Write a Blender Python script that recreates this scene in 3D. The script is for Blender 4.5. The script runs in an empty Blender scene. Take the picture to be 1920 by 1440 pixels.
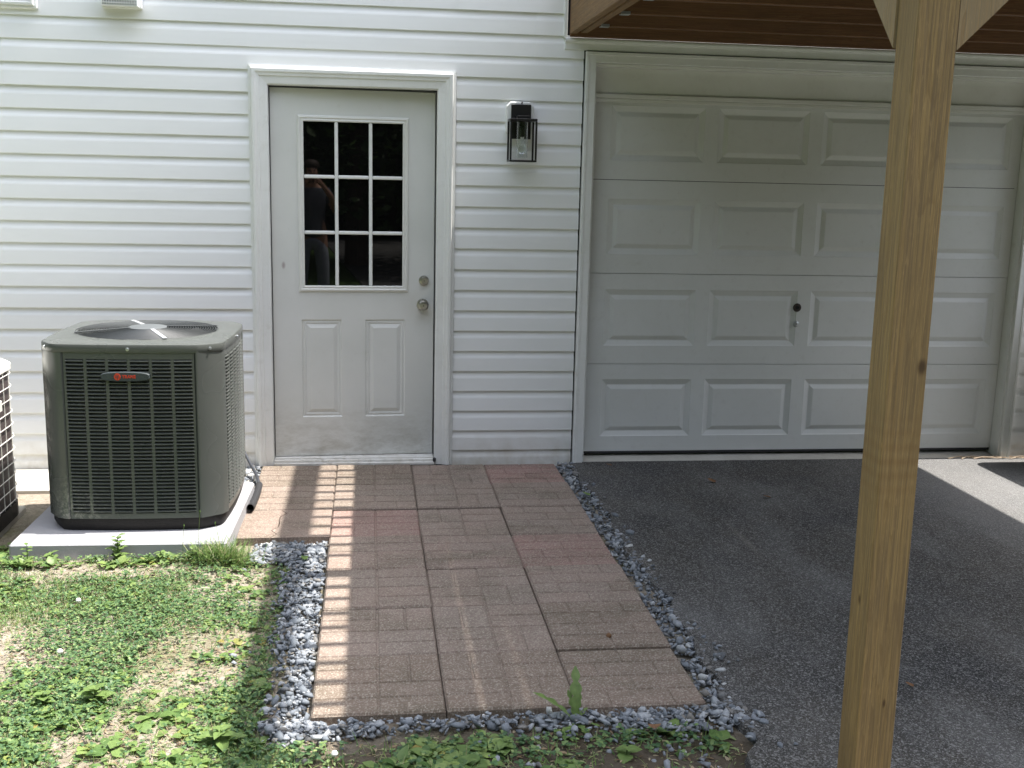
import bpy, math, random
import numpy as np
from mathutils import Vector, Matrix

random.seed(7)
rng = np.random.default_rng(11)
S = bpy.context.scene
COL = S.collection
R = math.radians

# ------------------------------------------------------------------ camera
cd = bpy.data.cameras.new('camera')
cam = bpy.data.objects.new('camera', cd)
COL.objects.link(cam)
cd.sensor_width = 36.0
cd.lens = 2069.79 / 1920 * 36.0
cd.clip_start = 0.05
cd.clip_end = 500
yaw, pit, rol = 0.131620544, 0.188034409, 0.0231913103
fw = Vector((math.sin(yaw) * math.cos(pit), math.cos(yaw) * math.cos(pit), -math.sin(pit)))
rt = Vector((math.cos(yaw), -math.sin(yaw), 0))
up = rt.cross(fw)
r2 = math.cos(rol) * rt + math.sin(rol) * up
u2 = -math.sin(rol) * rt + math.cos(rol) * up
M3 = Matrix((r2, u2, -fw)).transposed()
cam.matrix_world = Matrix.Translation((0.52752, -6.19700, 1.61083)) @ M3.to_4x4()
S.camera = cam

# ------------------------------------------------------------------ world, sun, exposure
EL, AZ = R(66.6), R(89.5)          # azimuth clockwise from +Y: almost exactly along the wall
W = bpy.data.worlds.new('World')
S.world = W
W.use_nodes = True
wn = W.node_tree.nodes
wl = W.node_tree.links
wn.clear()
sky = wn.new('ShaderNodeTexSky')
sky.sky_type = 'NISHITA'
sky.sun_disc = False
sky.sun_elevation = EL
sky.sun_rotation = AZ
sky.air_density = 1.0
sky.dust_density = 2.0
sky.ozone_density = 1.0
bg = wn.new('ShaderNodeBackground')
bg.inputs[1].default_value = 0.15
wo = wn.new('ShaderNodeOutputWorld')
hz = wn.new('ShaderNodeHueSaturation')          # pale, hazy summer sky
hz.inputs['Saturation'].default_value = 0.45
wl.new(sky.outputs[0], hz.inputs['Color'])
wl.new(hz.outputs[0], bg.inputs[0])
wl.new(bg.outputs[0], wo.inputs[0])
sl = bpy.data.lights.new('sun', 'SUN')
sl.energy = 2.6
sl.angle = R(0.53)
sl.color = (1.0, 0.955, 0.89)
sun = bpy.data.objects.new('sun', sl)
COL.objects.link(sun)
sdir = Vector((math.sin(AZ) * math.cos(EL), math.cos(AZ) * math.cos(EL), math.sin(EL)))
sun.rotation_euler = sdir.to_track_quat('Z', 'Y').to_euler()
sun.location = (8, 0, 18)
S.view_settings.view_transform = 'Standard'
S.view_settings.look = 'None'
S.view_settings.gamma = 1.0
S.view_settings.exposure = 2.0
S.view_settings.use_curve_mapping = False

ZG = -0.045                        # ground level

# ------------------------------------------------------------------ material helpers
def mat(name, base, rough=0.6, metal=0.0, spec=0.5):
    m = bpy.data.materials.new(name)
    m.use_nodes = True
    b = m.node_tree.nodes['Principled BSDF']
    b.inputs['Base Color'].default_value = (*base, 1)
    b.inputs['Roughness'].default_value = rough
    b.inputs['Metallic'].default_value = metal
    b.inputs['Specular IOR Level'].default_value = spec
    return m

class NT:
    """small node-graph builder"""
    def __init__(s, m):
        s.m = m; s.t = m.node_tree; s.b = s.t.nodes['Principled BSDF']
        s.tc = s.t.nodes.new('ShaderNodeTexCoord')
    def n(s, typ, **kw):
        x = s.t.nodes.new(typ)
        for k, v in kw.items(): setattr(x, k, v)
        return x
    def l(s, a, b): s.t.links.new(a, b)
    def coord(s, kind='Object', scale=(1, 1, 1), world=False, rot=(0, 0, 0), offs=None):
        mp = s.n('ShaderNodeMapping')
        mp.inputs['Scale'].default_value = scale
        mp.inputs['Rotation'].default_value = rot
        if world:
            g = s.n('ShaderNodeNewGeometry'); s.l(g.outputs['Position'], mp.inputs[0])
        else:
            s.l(s.tc.outputs[kind], mp.inputs[0])
        if offs is not None: s.l(offs, mp.inputs['Location'])
        return mp.outputs[0]
    def noise(s, vec, scale, detail=4, rough=0.55, dist=0.0):
        x = s.n('ShaderNodeTexNoise')
        x.inputs['Scale'].default_value = scale; x.inputs['Detail'].default_value = detail
        x.inputs['Roughness'].default_value = rough; x.inputs['Distortion'].default_value = dist
        s.l(vec, x.inputs['Vector']); return x.outputs[0]
    def voro(s, vec, scale, out='Distance', feature='F1'):
        x = s.n('ShaderNodeTexVoronoi', feature=feature)
        x.inputs['Scale'].default_value = scale
        s.l(vec, x.inputs['Vector']); return x.outputs[out]
    def ramp(s, f, pts):
        x = s.n('ShaderNodeValToRGB')
        e = x.color_ramp.elements
        while len(e) < len(pts): e.new(0.5)
        for i, (p, c) in enumerate(pts):
            e[i].position = p
            e[i].color = (*c, 1) if isinstance(c, tuple) else (c, c, c, 1)
        s.l(f, x.inputs[0]); return x.outputs[0]
    def mix(s, f, a, b, mode='MIX'):
        x = s.n('ShaderNodeMix', data_type='RGBA', blend_type=mode)
        for sock, v in ((x.inputs[0], f), (x.inputs[6], a), (x.inputs[7], b)):
            if hasattr(v, 'is_linked'): s.l(v, sock)
            elif isinstance(v, tuple): sock.default_value = (*v, 1)
            else: sock.default_value = v
        return x.outputs[2]
    def math(s, op, a, b=None, clamp=False):
        x = s.n('ShaderNodeMath', operation=op, use_clamp=clamp)
        for sock, v in ((x.inputs[0], a), (x.inputs[1], b)):
            if v is None: continue
            if hasattr(v, 'is_linked'): s.l(v, sock)
            else: sock.default_value = v
        return x.outputs[0]
    def base(s, c): s.l(c, s.b.inputs['Base Color'])
    def rough(s, c): s.l(c, s.b.inputs['Roughness'])
    def bump(s, h, strength=0.3, dist=0.01):
        x = s.n('ShaderNodeBump')
        x.inputs['Strength'].default_value = strength
        x.inputs['Distance'].default_value = dist
        s.l(h, x.inputs['Height']); s.l(x.outputs[0], s.b.inputs['Normal'])
    def island(s):
        return s.n('ShaderNodeNewGeometry').outputs['Random Per Island']
    def objrand(s):
        return s.n('ShaderNodeObjectInfo').outputs['Random']
    def sphere_mask(s, c, r0, r1, squash=(1, 1, 1)):
        """1 inside r0 fading to 0 at r1 round world point c"""
        g = s.n('ShaderNodeNewGeometry')
        v = s.n('ShaderNodeVectorMath', operation='SUBTRACT'); s.l(g.outputs['Position'], v.inputs[0]); v.inputs[1].default_value = c
        v2 = s.n('ShaderNodeVectorMath', operation='MULTIPLY'); s.l(v.outputs[0], v2.inputs[0]); v2.inputs[1].default_value = squash
        v3 = s.n('ShaderNodeVectorMath', operation='LENGTH'); s.l(v2.outputs[0], v3.inputs[0])
        mr = s.n('ShaderNodeMapRange'); mr.interpolation_type = 'SMOOTHSTEP'
        s.l(v3.outputs[1], mr.inputs[0])
        mr.inputs[1].default_value = r0; mr.inputs[2].default_value = r1
        mr.inputs[3].default_value = 1; mr.inputs[4].default_value = 0
        return mr.outputs[0]

# ------------------------------------------------------------------ materials
def m_siding():
    m = mat('white_vinyl', (0.8, 0.81, 0.81), 0.42); n = NT(m)
    w = n.coord(world=True)
    st = n.noise(n.coord(world=True, scale=(0.6, 1, 2.5)), 2.2, 5)
    c = n.mix(n.ramp(st, [(0.35, 0.0), (0.75, 0.55)]), (0.85, 0.86, 0.865), (0.80, 0.81, 0.795))
    stain = n.math('MULTIPLY', n.sphere_mask((-0.735, 0, 2.34), 0.02, 0.2, (1, 1, 1.7)), 0.55)
    c = n.mix(stain, c, (0.62, 0.61, 0.52))
    # splashed soil towards the ground
    g = n.n('ShaderNodeNewGeometry'); sp = n.n('ShaderNodeSeparateXYZ'); n.l(g.outputs['Position'], sp.inputs[0])
    mr = n.n('ShaderNodeMapRange'); n.l(sp.outputs[2], mr.inputs[0])
    mr.inputs[1].default_value = 0.16; mr.inputs[2].default_value = -0.06
    mr.inputs[3].default_value = 0; mr.inputs[4].default_value = 1
    d = n.math('MULTIPLY', mr.outputs[0], n.ramp(n.noise(w, 14, 5), [(0.3, 0.15), (0.75, 0.9)]), True)
    c = n.mix(d, c, (0.50, 0.46, 0.38))
    n.base(c)
    n.bump(n.math('ADD', n.noise(n.coord(world=True, scale=(3, 60, 60)), 6, 3), n.math('MULTIPLY', n.noise(n.coord(world=True, scale=(1, 1, 2.5)), 1.6, 2), 22.0)), 0.06, 0.002)
    return m
def m_paint(name, c1, c2, rough=0.45, dirt=(0.42, 0.40, 0.33), amt=0.5, scale=3.0):
    m = mat(name, c1, rough); n = NT(m)
    w = n.coord(world=True)
    c = n.mix(n.ramp(n.noise(w, scale, 6, 0.65), [(0.35, 0.0), (0.7, 1.0)]), c1, c2)
    c = n.mix(n.math('MULTIPLY', n.ramp(n.noise(w, 21, 6, 0.7), [(0.55, 0.0), (0.8, 1.0)]), amt), c, dirt)
    n.base(c)
    n.bump(n.noise(w, 55, 3), 0.04, 0.002)
    return m
def m_door():
    m = mat('door_paint', (0.66, 0.66, 0.63), 0.5); n = NT(m)
    w = n.coord(world=True)
    c = n.mix(n.ramp(n.noise(w, 2.0, 5), [(0.35, 0.0), (0.7, 1.0)]), (0.71, 0.715, 0.69), (0.63, 0.64, 0.61))
    g = n.n('ShaderNodeNewGeometry'); sp = n.n('ShaderNodeSeparateXYZ'); n.l(g.outputs['Position'], sp.inputs[0])
    mr = n.n('ShaderNodeMapRange'); n.l(sp.outputs[2], mr.inputs[0])
    mr.inputs[1].default_value = 0.34; mr.inputs[2].default_value = -0.02
    mr.inputs[3].default_value = 0; mr.inputs[4].default_value = 1
    sm = n.ramp(n.noise(n.coord(world=True, scale=(1, 1, 2.4)), 6.5, 8, 0.75), [(0.40, 0.0), (0.78, 1.0)])
    c = n.mix(n.math('MULTIPLY', mr.outputs[0], sm, True), c, (0.30, 0.28, 0.22))
    sm2 = n.ramp(n.noise(w, 26, 8, 0.8), [(0.60, 0.0), (0.78, 0.4)])
    c = n.mix(sm2, c, (0.40, 0.38, 0.32))
    k = n.math('MULTIPLY', n.sphere_mask((0.82, 0, 0.85), 0.03, 0.16), 0.35)
    c = n.mix(k, c, (0.42, 0.39, 0.31))
    s3 = n.math('MULTIPLY', n.sphere_mask((0.062, 0.04, 1.085), 0.004, 0.014, (1, 1, 0.5)), 0.6)
    c = n.mix(s3, c, (0.25, 0.16, 0.17))
    n.base(c); n.bump(n.noise(n.coord(world=True, scale=(30, 30, 3)), 8, 4), 0.06, 0.002)
    return m
def m_wood(name, c1, c2, c3, axis='Z', stain=0.0, chatter=False):
    m = mat(name, c1, 0.72, spec=0.3); n = NT(m)
    oi = n.n('ShaderNodeObjectInfo')
    off = n.n('ShaderNodeVectorMath', operation='SCALE'); cb = n.n('ShaderNodeCombineXYZ')
    for i in range(3): n.l(oi.outputs['Random'], cb.inputs[i])
    n.l(cb.outputs[0], off.inputs[0]); off.inputs['Scale'].default_value = 37.0
    sc = {'Z': (1, 1, 0.07), 'X': (0.07, 1, 1), 'Y': (1, 0.07, 1)}[axis]
    v = n.coord('Object', sc, offs=off.outputs[0])
    sc2 = {'Z': (1, 1, 0.015), 'X': (0.015, 1, 1), 'Y': (1, 0.015, 1)}[axis]
    v2 = n.coord('Object', sc2, offs=off.outputs[0])
    big = n.noise(v, 14, 4, 0.5, 0.6)
    wv = n.n('ShaderNodeMath', operation='MULTIPLY'); n.l(big, wv.inputs[0]); wv.inputs[1].default_value = 11.0
    rings = n.math('FRACT', wv.outputs[0])
    fine = n.noise(v2, 330, 3, 0.6)
    c = n.mix(n.ramp(rings, [(0.0, 0.0), (0.7, 0.4), (0.93, 0.85), (1.0, 0.0)]), c1, c2)
    c = n.mix(n.ramp(fine, [(0.40, 0.0), (0.62, 0.85)]), c, c3)
    pores = n.noise(n.coord('Object', {'Z': (1, 1, 0.06), 'X': (0.06, 1, 1), 'Y': (1, 0.06, 1)}[axis], offs=off.outputs[0]), 520, 2, 0.7)
    c = n.mix(n.ramp(pores, [(0.58, 0.0), (0.75, 0.55)]), c, tuple(min(1, q * 1.5) for q in c1))
    bl = n.ramp(n.noise(n.coord('Object', (1, 1, 0.35) if axis == 'Z' else (0.35, 1, 1), offs=off.outputs[0]), 9, 4), [(0.42, 0.0), (0.7, 1.0)])
    c = n.mix(n.math('MULTIPLY', bl, stain), c, c3)
    kn = n.voro(n.coord('Object', (1, 1, 0.45) if axis == 'Z' else (0.45, 1, 1), offs=off.outputs[0]), 3.1)
    c = n.mix(n.ramp(kn, [(0.028, 0.85), (0.06, 0.0)]), c, (0.06, 0.03, 0.012))
    if chatter:
        sp = n.n('ShaderNodeSeparateXYZ'); n.l(n.tc.outputs['Object'], sp.inputs[0])
        s1 = n.math('SINE', n.math('MULTIPLY', sp.outputs[2], 190.0))
        d = n.math('ABSOLUTE', n.math('SUBTRACT', sp.outputs[2], 1.0))
        mk = n.math('SUBTRACT', 1.0, n.math('MULTIPLY', d, 7.5), True)
        f = n.math('MULTIPLY', n.math('MULTIPLY', n.math('ADD', n.math('MULTIPLY', s1, 0.5), 0.5), mk), 0.34, True)
        c = n.mix(f, c, (0.16, 0.085, 0.032))
    if chatter:
        for p_, r0, r1, sq in (((1.732, -3.946, 1.215), 0.004, 0.015, (1, 1, 0.6)), ((1.652, -3.90, 0.66), 0.003, 0.010, (1, 1, 0.5)), ((1.716, -3.946, 0.42), 0.001, 0.006, (1, 1, 0.35))):
            c = n.mix(n.math('MULTIPLY', n.sphere_mask(p_, r0, r1, sq), 0.85), c, (0.05, 0.026, 0.012))
        ck = n.ramp(n.noise(n.coord('Object', (1, 1, 0.022), offs=off.outputs[0]), 90, 2, 0.5), [(0.72, 0.0), (0.76, 0.5)])
        c = n.mix(ck, c, (0.06, 0.034, 0.016))
    n.base(c)
    n.bump(n.math('ADD', fine, rings), 0.30, 0.004)
    return m
def m_paver(name, ca, cb_, cc):
    m = mat(name, ca, 0.9, spec=0.25); n = NT(m)
    w = n.coord(world=True)
    r = n.objrand()
    c = n.mix(n.ramp(n.noise(w, 5.5, 6, 0.7), [(0.3, 0.0), (0.72, 1.0)]), ca, cb_)
    c = n.mix(n.math('MULTIPLY', r, 0.55), c, cc)
    # bricks of the relief differ slightly
    c = n.mix(n.math('MULTIPLY', n.island(), 0.14), c, (0.36, 0.22, 0.17))
    # green-black grime in soft patches
    gr = n.ramp(n.noise(n.coord(world=True, scale=(1, 2.0, 1)), 2.6, 8, 0.72), [(0.46, 0.0), (0.68, 0.8)])
    gr = n.math('MULTIPLY', gr, n.ramp(r, [(0.0, 0.55), (0.6, 0.85), (1.0, 1.0)]))
    c = n.mix(gr, c, (0.098, 0.082, 0.055))
    c = n.mix(n.ramp(r, [(0.70, 0.0), (0.78, 0.45)]), c, (0.13, 0.108, 0.078))
    sp = n.voro(w, 210)
    cell = n.voro(w, 210, 'Color')
    c = n.mix(n.ramp(cell, [(0.2, 0.0), (0.5, 0.0), (0.93, 0.42), (1.0, 0.7)]), c, (0.56, 0.51, 0.43))
    c = n.mix(n.ramp(n.voro(n.coord(world=True, scale=(1.1, 1, 1)), 150, 'Color'), [(0.0, 0.5), (0.22, 0.0)]), c, (0.10, 0.07, 0.055))
    n.base(c)
    n.bump(n.math('ADD', n.noise(w, 240, 3, 0.7), n.math('MULTIPLY', n.noise(w, 40, 3), 1.4)), 0.5, 0.004)
    return m
def m_asphalt():
    m = mat('asphalt', (0.05, 0.05, 0.052), 0.85, spec=0.35); n = NT(m)
    w = n.coord(world=True)
    big = n.ramp(n.noise(n.coord(world=True, scale=(1, 0.55, 1)), 1.7, 7, 0.68), [(0.36, 0.0), (0.68, 1.0)])
    c = n.mix(big, (0.026, 0.025, 0.023), (0.080, 0.076, 0.070))
    c = n.mix(n.ramp(n.noise(w, 4.5, 6, 0.7), [(0.40, 0.0), (0.70, 0.7)]), c, (0.056, 0.048, 0.036))
    c = n.mix(n.ramp(n.noise(n.coord(world=True, scale=(1.4, 0.4, 1), rot=(0, 0, 0.25)), 2.4, 5, 0.6), [(0.50, 0.0), (0.72, 0.75)]), c, (0.13, 0.128, 0.124))
    c = n.mix(n.ramp(n.noise(w, 1.1, 3, 0.5), [(0.35, 0.7), (0.52, 0.0)]), c, (0.020, 0.020, 0.022))
    cell = n.voro(w, 150, 'Color')
    c = n.mix(n.ramp(cell, [(0.0, 0.0), (0.60, 0.0), (0.90, 0.50), (1.0, 1.0)]), c, (0.33, 0.325, 0.315))
    c2 = n.voro(w, 330, 'Color')
    c = n.mix(n.ramp(c2, [(0.66, 0.0), (0.98, 0.85)]), c, (0.36, 0.355, 0.35))
    c = n.mix(n.ramp(c2, [(0.0, 0.7), (0.3, 0.0)]), c, (0.018, 0.018, 0.02))
    # paler patch in front of the right end of the garage
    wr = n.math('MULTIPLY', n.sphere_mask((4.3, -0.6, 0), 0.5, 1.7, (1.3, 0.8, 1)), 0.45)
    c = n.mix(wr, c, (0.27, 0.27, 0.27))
    sc = n.math('MULTIPLY', n.sphere_mask((2.27, -1.45, ZG), 0.0, 0.05, (1.6, 0.14, 1)), 0.35)
    c = n.mix(sc, c, (0.23, 0.21, 0.19))
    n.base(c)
    n.bump(n.math('ADD', n.voro(w, 150), n.noise(w, 320, 2)), 0.7, 0.006)
    return m
def m_soil():
    m = mat('soil', (0.2, 0.15, 0.1), 0.95, spec=0.2); n = NT(m)
    w = n.coord(world=True)
    c = n.mix(n.ramp(n.noise(w, 3.0, 7, 0.7), [(0.35, 0.0), (0.68, 1.0)]), (0.20, 0.165, 0.125), (0.36, 0.315, 0.255))
    c = n.mix(n.ramp(n.noise(w, 30, 6, 0.75), [(0.45, 0.0), (0.75, 1.0)]), c, (0.43, 0.39, 0.33))
    c = n.mix(n.ramp(n.noise(w, 55, 4, 0.7), [(0.25, 0.8), (0.45, 0.0)]), c, (0.06, 0.042, 0.028))
    # mossy green away from the bare patches and out over the yard
    gr = n.ramp(n.noise(w, 2.3, 6, 0.7), [(0.48, 0.0), (0.68, 0.6)])
    c = n.mix(gr, c, (0.13, 0.14, 0.05))
    # darker soil in front of the path
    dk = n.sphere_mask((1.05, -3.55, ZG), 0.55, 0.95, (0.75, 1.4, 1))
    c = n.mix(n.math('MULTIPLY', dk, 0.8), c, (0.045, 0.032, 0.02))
    far = n.sphere_mask((0.3, -2.0, 0), 2.2, 4.5)
    c = n.mix(n.math('SUBTRACT', 1.0, far), c, (0.06, 0.10, 0.028))
    n.base(c); n.bump(n.noise(w, 60, 6, 0.75), 0.8, 0.012)
    return m
def m_gravel():
    m = mat('bluestone_gravel', (0.25, 0.28, 0.33), 0.8, spec=0.3); n = NT(m)
    i = n.island()
    c = n.ramp(i, [(0.0, (0.10, 0.11, 0.12)), (0.12, (0.24, 0.22, 0.19)), (0.2, (0.15, 0.17, 0.19)), (0.45, (0.20, 0.22, 0.245)), (0.8, (0.30, 0.32, 0.345)), (0.97, (0.44, 0.455, 0.465)), (1.0, (0.66, 0.66, 0.63))])
    c = n.mix(n.ramp(n.noise(n.coord(world=True), 120, 4, 0.7), [(0.35, 0.0), (0.7, 0.5)]), c, (0.13, 0.14, 0.16))
    n.base(c); n.bump(n.noise(n.coord(world=True), 200, 3), 0.3, 0.002)
    return m
def m_leaf(name, stops, trans=0.35, rough=0.45):
    m = mat(name, stops[0][1], rough, spec=0.35); n = NT(m)
    c = n.ramp(n.island(), stops)
    c = n.mix(n.ramp(n.noise(n.coord(world=True), 60, 3), [(0.3, 0.0), (0.8, 0.45)]), c, tuple(x * 0.55 for x in stops[0][1]))
    n.base(c)
    tr = n.n('ShaderNodeBsdfTranslucent'); n.l(c, tr.inputs[0])
    mx = n.n('ShaderNodeMixShader'); mx.inputs[0].default_value = trans
    n.l(n.b.outputs[0], mx.inputs[1]); n.l(tr.outputs[0], mx.inputs[2])
    out = [x for x in n.t.nodes if x.type == 'OUTPUT_MATERIAL'][0]
    n.l(mx.outputs[0], out.inputs[0])
    return m
def m_concrete(name, c1, c2, c3=(0.3, 0.27, 0.22), rough=0.85):
    m = mat(name, c1, rough, spec=0.3); n = NT(m)
    w = n.coord(world=True)
    c = n.mix(n.ramp(n.noise(w, 5, 7, 0.7), [(0.35, 0.0), (0.7, 1.0)]), c1, c2)
    c = n.mix(n.ramp(n.noise(w, 22, 8, 0.8), [(0.56, 0.0), (0.8, 0.6)]), c, c3)
    n.base(c); n.bump(n.noise(w, 120, 5, 0.7), 0.3, 0.004)
    return m
def m_acmetal():
    m = mat('grey_green_enamel', (0.15, 0.16, 0.145), 0.36, spec=0.5); n = NT(m)
    w = n.coord(world=True)
    c = n.mix(n.ramp(n.noise(w, 3, 3, 0.5), [(0.35, 0.0), (0.7, 1.0)]), (0.088, 0.094, 0.087), (0.078, 0.084, 0.078))
    d = n.math('MULTIPLY', n.sphere_mask((-0.75, -1.4, 0.14), 0.02, 0.2), n.ramp(n.noise(w, 60, 5, 0.8), [(0.45, 0.0), (0.7, 0.7)]), True)
    c = n.mix(d, c, (0.42, 0.40, 0.35))
    n.base(c)
    n.rough(n.ramp(n.noise(w, 3, 2), [(0.3, 0.24), (0.7, 0.30)]))
    return m

SIDING = m_siding()
TRIM = m_paint('white_trim', (0.80, 0.81, 0.80), (0.74, 0.745, 0.72), 0.4, amt=0.25)
DOORP = m_door()
GARP = m_paint('garage_enamel', (0.70, 0.71, 0.70), (0.64, 0.65, 0.63), 0.5, dirt=(0.40, 0.38, 0.33), amt=0.22, scale=1.6)
GARTRIM = m_paint('garage_header_paint', (0.72, 0.72, 0.69), (0.66, 0.655, 0.62), 0.5, amt=0.2)
SILL = m_paint('sill_paint', (0.80, 0.79, 0.76), (0.62, 0.60, 0.55), 0.5, dirt=(0.3, 0.26, 0.2), amt=0.7, scale=8)
POSTW = m_wood('treated_pine', (0.300, 0.205, 0.088), (0.225, 0.145, 0.058), (0.150, 0.104, 0.056), 'Z', 0.45, True)
BRACEW = m_wood('weathered_pine', (0.30, 0.21, 0.11), (0.22, 0.14, 0.065), (0.21, 0.17, 0.11), 'Z', 0.5)
RIMW = m_wood('rim_pine', (0.27, 0.165, 0.072), (0.19, 0.105, 0.042), (0.15, 0.095, 0.05), 'Y', 0.5)
JOISTW = m_wood('stained_joist', (0.195, 0.100, 0.048), (0.135, 0.062, 0.029), (0.115, 0.062, 0.034), 'X', 0.5)
BOARDW = m_wood('deck_board_pine', (0.16, 0.075, 0.035), (0.11, 0.05, 0.022), (0.1, 0.055, 0.03), 'Y', 0.5)
PAV_T = m_paver('tan_paver', (0.256, 0.204, 0.171), (0.208, 0.170, 0.141), (0.268, 0.190, 0.160))
PAV_R = m_paver('red_paver', (0.285, 0.178, 0.156), (0.25, 0.178, 0.152), (0.29, 0.165, 0.146))
ASPH = m_asphalt(); SOIL = m_soil(); GRAV = m_gravel()
PAD = m_concrete('pad_composite', (0.36, 0.36, 0.375), (0.32, 0.32, 0.335), (0.40, 0.36, 0.30), 0.7)
CONC = m_concrete('old_concrete', (0.55, 0.53, 0.48), (0.42, 0.40, 0.35), (0.26, 0.22, 0.16))
ACM = m_acmetal()
ACBASE = m_concrete('base_plastic', (0.010, 0.009, 0.009), (0.018, 0.016, 0.015), (0.06, 0.052, 0.045), 0.6)
def m_coil(name, c1, c2, sc):
    m = mat(name, c1, 0.6, 0.2); n = NT(m)
    w = n.coord(world=True, scale=sc)
    n.base(n.mix(n.ramp(n.noise(w, 3, 2), [(0.4, 0.0), (0.6, 1.0)]), c1, c2)); return m
COIL = m_coil('dark_coil', (0.008, 0.009, 0.011), (0.02, 0.022, 0.025), (2, 2, 90))
COIL2 = m_coil('brown_coil', (0.05, 0.035, 0.035), (0.09, 0.07, 0.07), (2, 2, 50))
CREAM = m_paint('cream_enamel', (0.74, 0.73, 0.68), (0.66, 0.65, 0.60), 0.4, amt=0.3)
BLACK = mat('black_metal', (0.012, 0.011, 0.011), 0.4)
BADGE = m_paint('badge_plastic', (0.05, 0.06, 0.065), (0.04, 0.05, 0.055), 0.45, amt=0.0)
REDP = mat('red_print', (0.62, 0.05, 0.02), 0.5)
STEEL = mat('galvanised_steel', (0.45, 0.47, 0.48), 0.35, 0.85)
STRAP = mat('glint_strap', (0.72, 0.74, 0.76), 0.3, 0.6)  # sun glint put into a paler metal, on two of the straps only
NICKEL = mat('satin_nickel', (0.50, 0.48, 0.44), 0.28, 0.95)
BLADE = mat('fan_blade_metal', (0.015, 0.017, 0.018), 0.7, 0.0)
HUBM = mat('guard_metal', (0.05, 0.055, 0.057), 0.5)
GLASS = mat('dark_window_glass', (0.003, 0.003, 0.003), 0.015, spec=0.42)
DARK = mat('dark_gap', (0.012, 0.012, 0.012), 0.9)
RUBBER = mat('black_rubber', (0.03, 0.03, 0.033), 0.55)
PIPE = mat('grey_conduit', (0.04, 0.045, 0.055), 0.5)
LGLASS = mat('lamp_glass', (0.95, 0.97, 0.97), 0.05)
LGLASS.node_tree.nodes['Principled BSDF'].inputs['Transmission Weight'].default_value = 1.0
CLOVER = m_leaf('clover_green', [(0.0, (0.065, 0.135, 0.06)), (0.45, (0.105, 0.195, 0.085)), (0.8, (0.22, 0.33, 0.12)), (1.0, (0.35, 0.43, 0.17))])
BROAD = m_leaf('weed_green', [(0.0, (0.09, 0.17, 0.05)), (0.5, (0.175, 0.27, 0.08)), (0.85, (0.27, 0.36, 0.12)), (0.97, (0.28, 0.38, 0.10)), (1.0, (0.36, 0.28, 0.09))])
GRASSM = m_leaf('grass_green', [(0.0, (0.09, 0.18, 0.05)), (0.5, (0.18, 0.29, 0.08)), (0.75, (0.28, 0.37, 0.12)), (0.88, (0.40, 0.36, 0.20)), (1.0, (0.48, 0.41, 0.25))])
THATCH = m_leaf('dry_litter', [(0.0, (0.14, 0.09, 0.05)), (0.3, (0.33, 0.25, 0.15)), (0.6, (0.45, 0.38, 0.26)), (0.62, (0.16, 0.22, 0.08)), (1.0, (0.30, 0.36, 0.17))], 0.1, 0.8)
TREEL = m_leaf('tree_leaf', [(0.0, (0.03, 0.06, 0.018)), (1.0, (0.07, 0.12, 0.03))], 0.2)
BARK = m_concrete('bark', (0.10, 0.075, 0.055), (0.06, 0.045, 0.035), (0.15, 0.12, 0.09))
PETAL = mat('white_petal', (0.75, 0.75, 0.7), 0.7)
DEADLEAF = m_paint('dead_leaf', (0.20, 0.10, 0.04), (0.12, 0.06, 0.03), 0.8, amt=0.1, scale=40)
BINP = m_paint('bin_plastic', (0.03, 0.06, 0.04), (0.025, 0.05, 0.035), 0.5, amt=0.2)
SKIN = mat('skin', (0.45, 0.25, 0.17), 0.5)
SHIRT = m_paint('shirt_cloth', (0.10, 0.11, 0.13), (0.07, 0.075, 0.09), 0.9, amt=0.0, scale=9)
TROUS = m_paint('trouser_cloth', (0.30, 0.32, 0.36), (0.22, 0.24, 0.28), 0.9, amt=0.0, scale=12)

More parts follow.
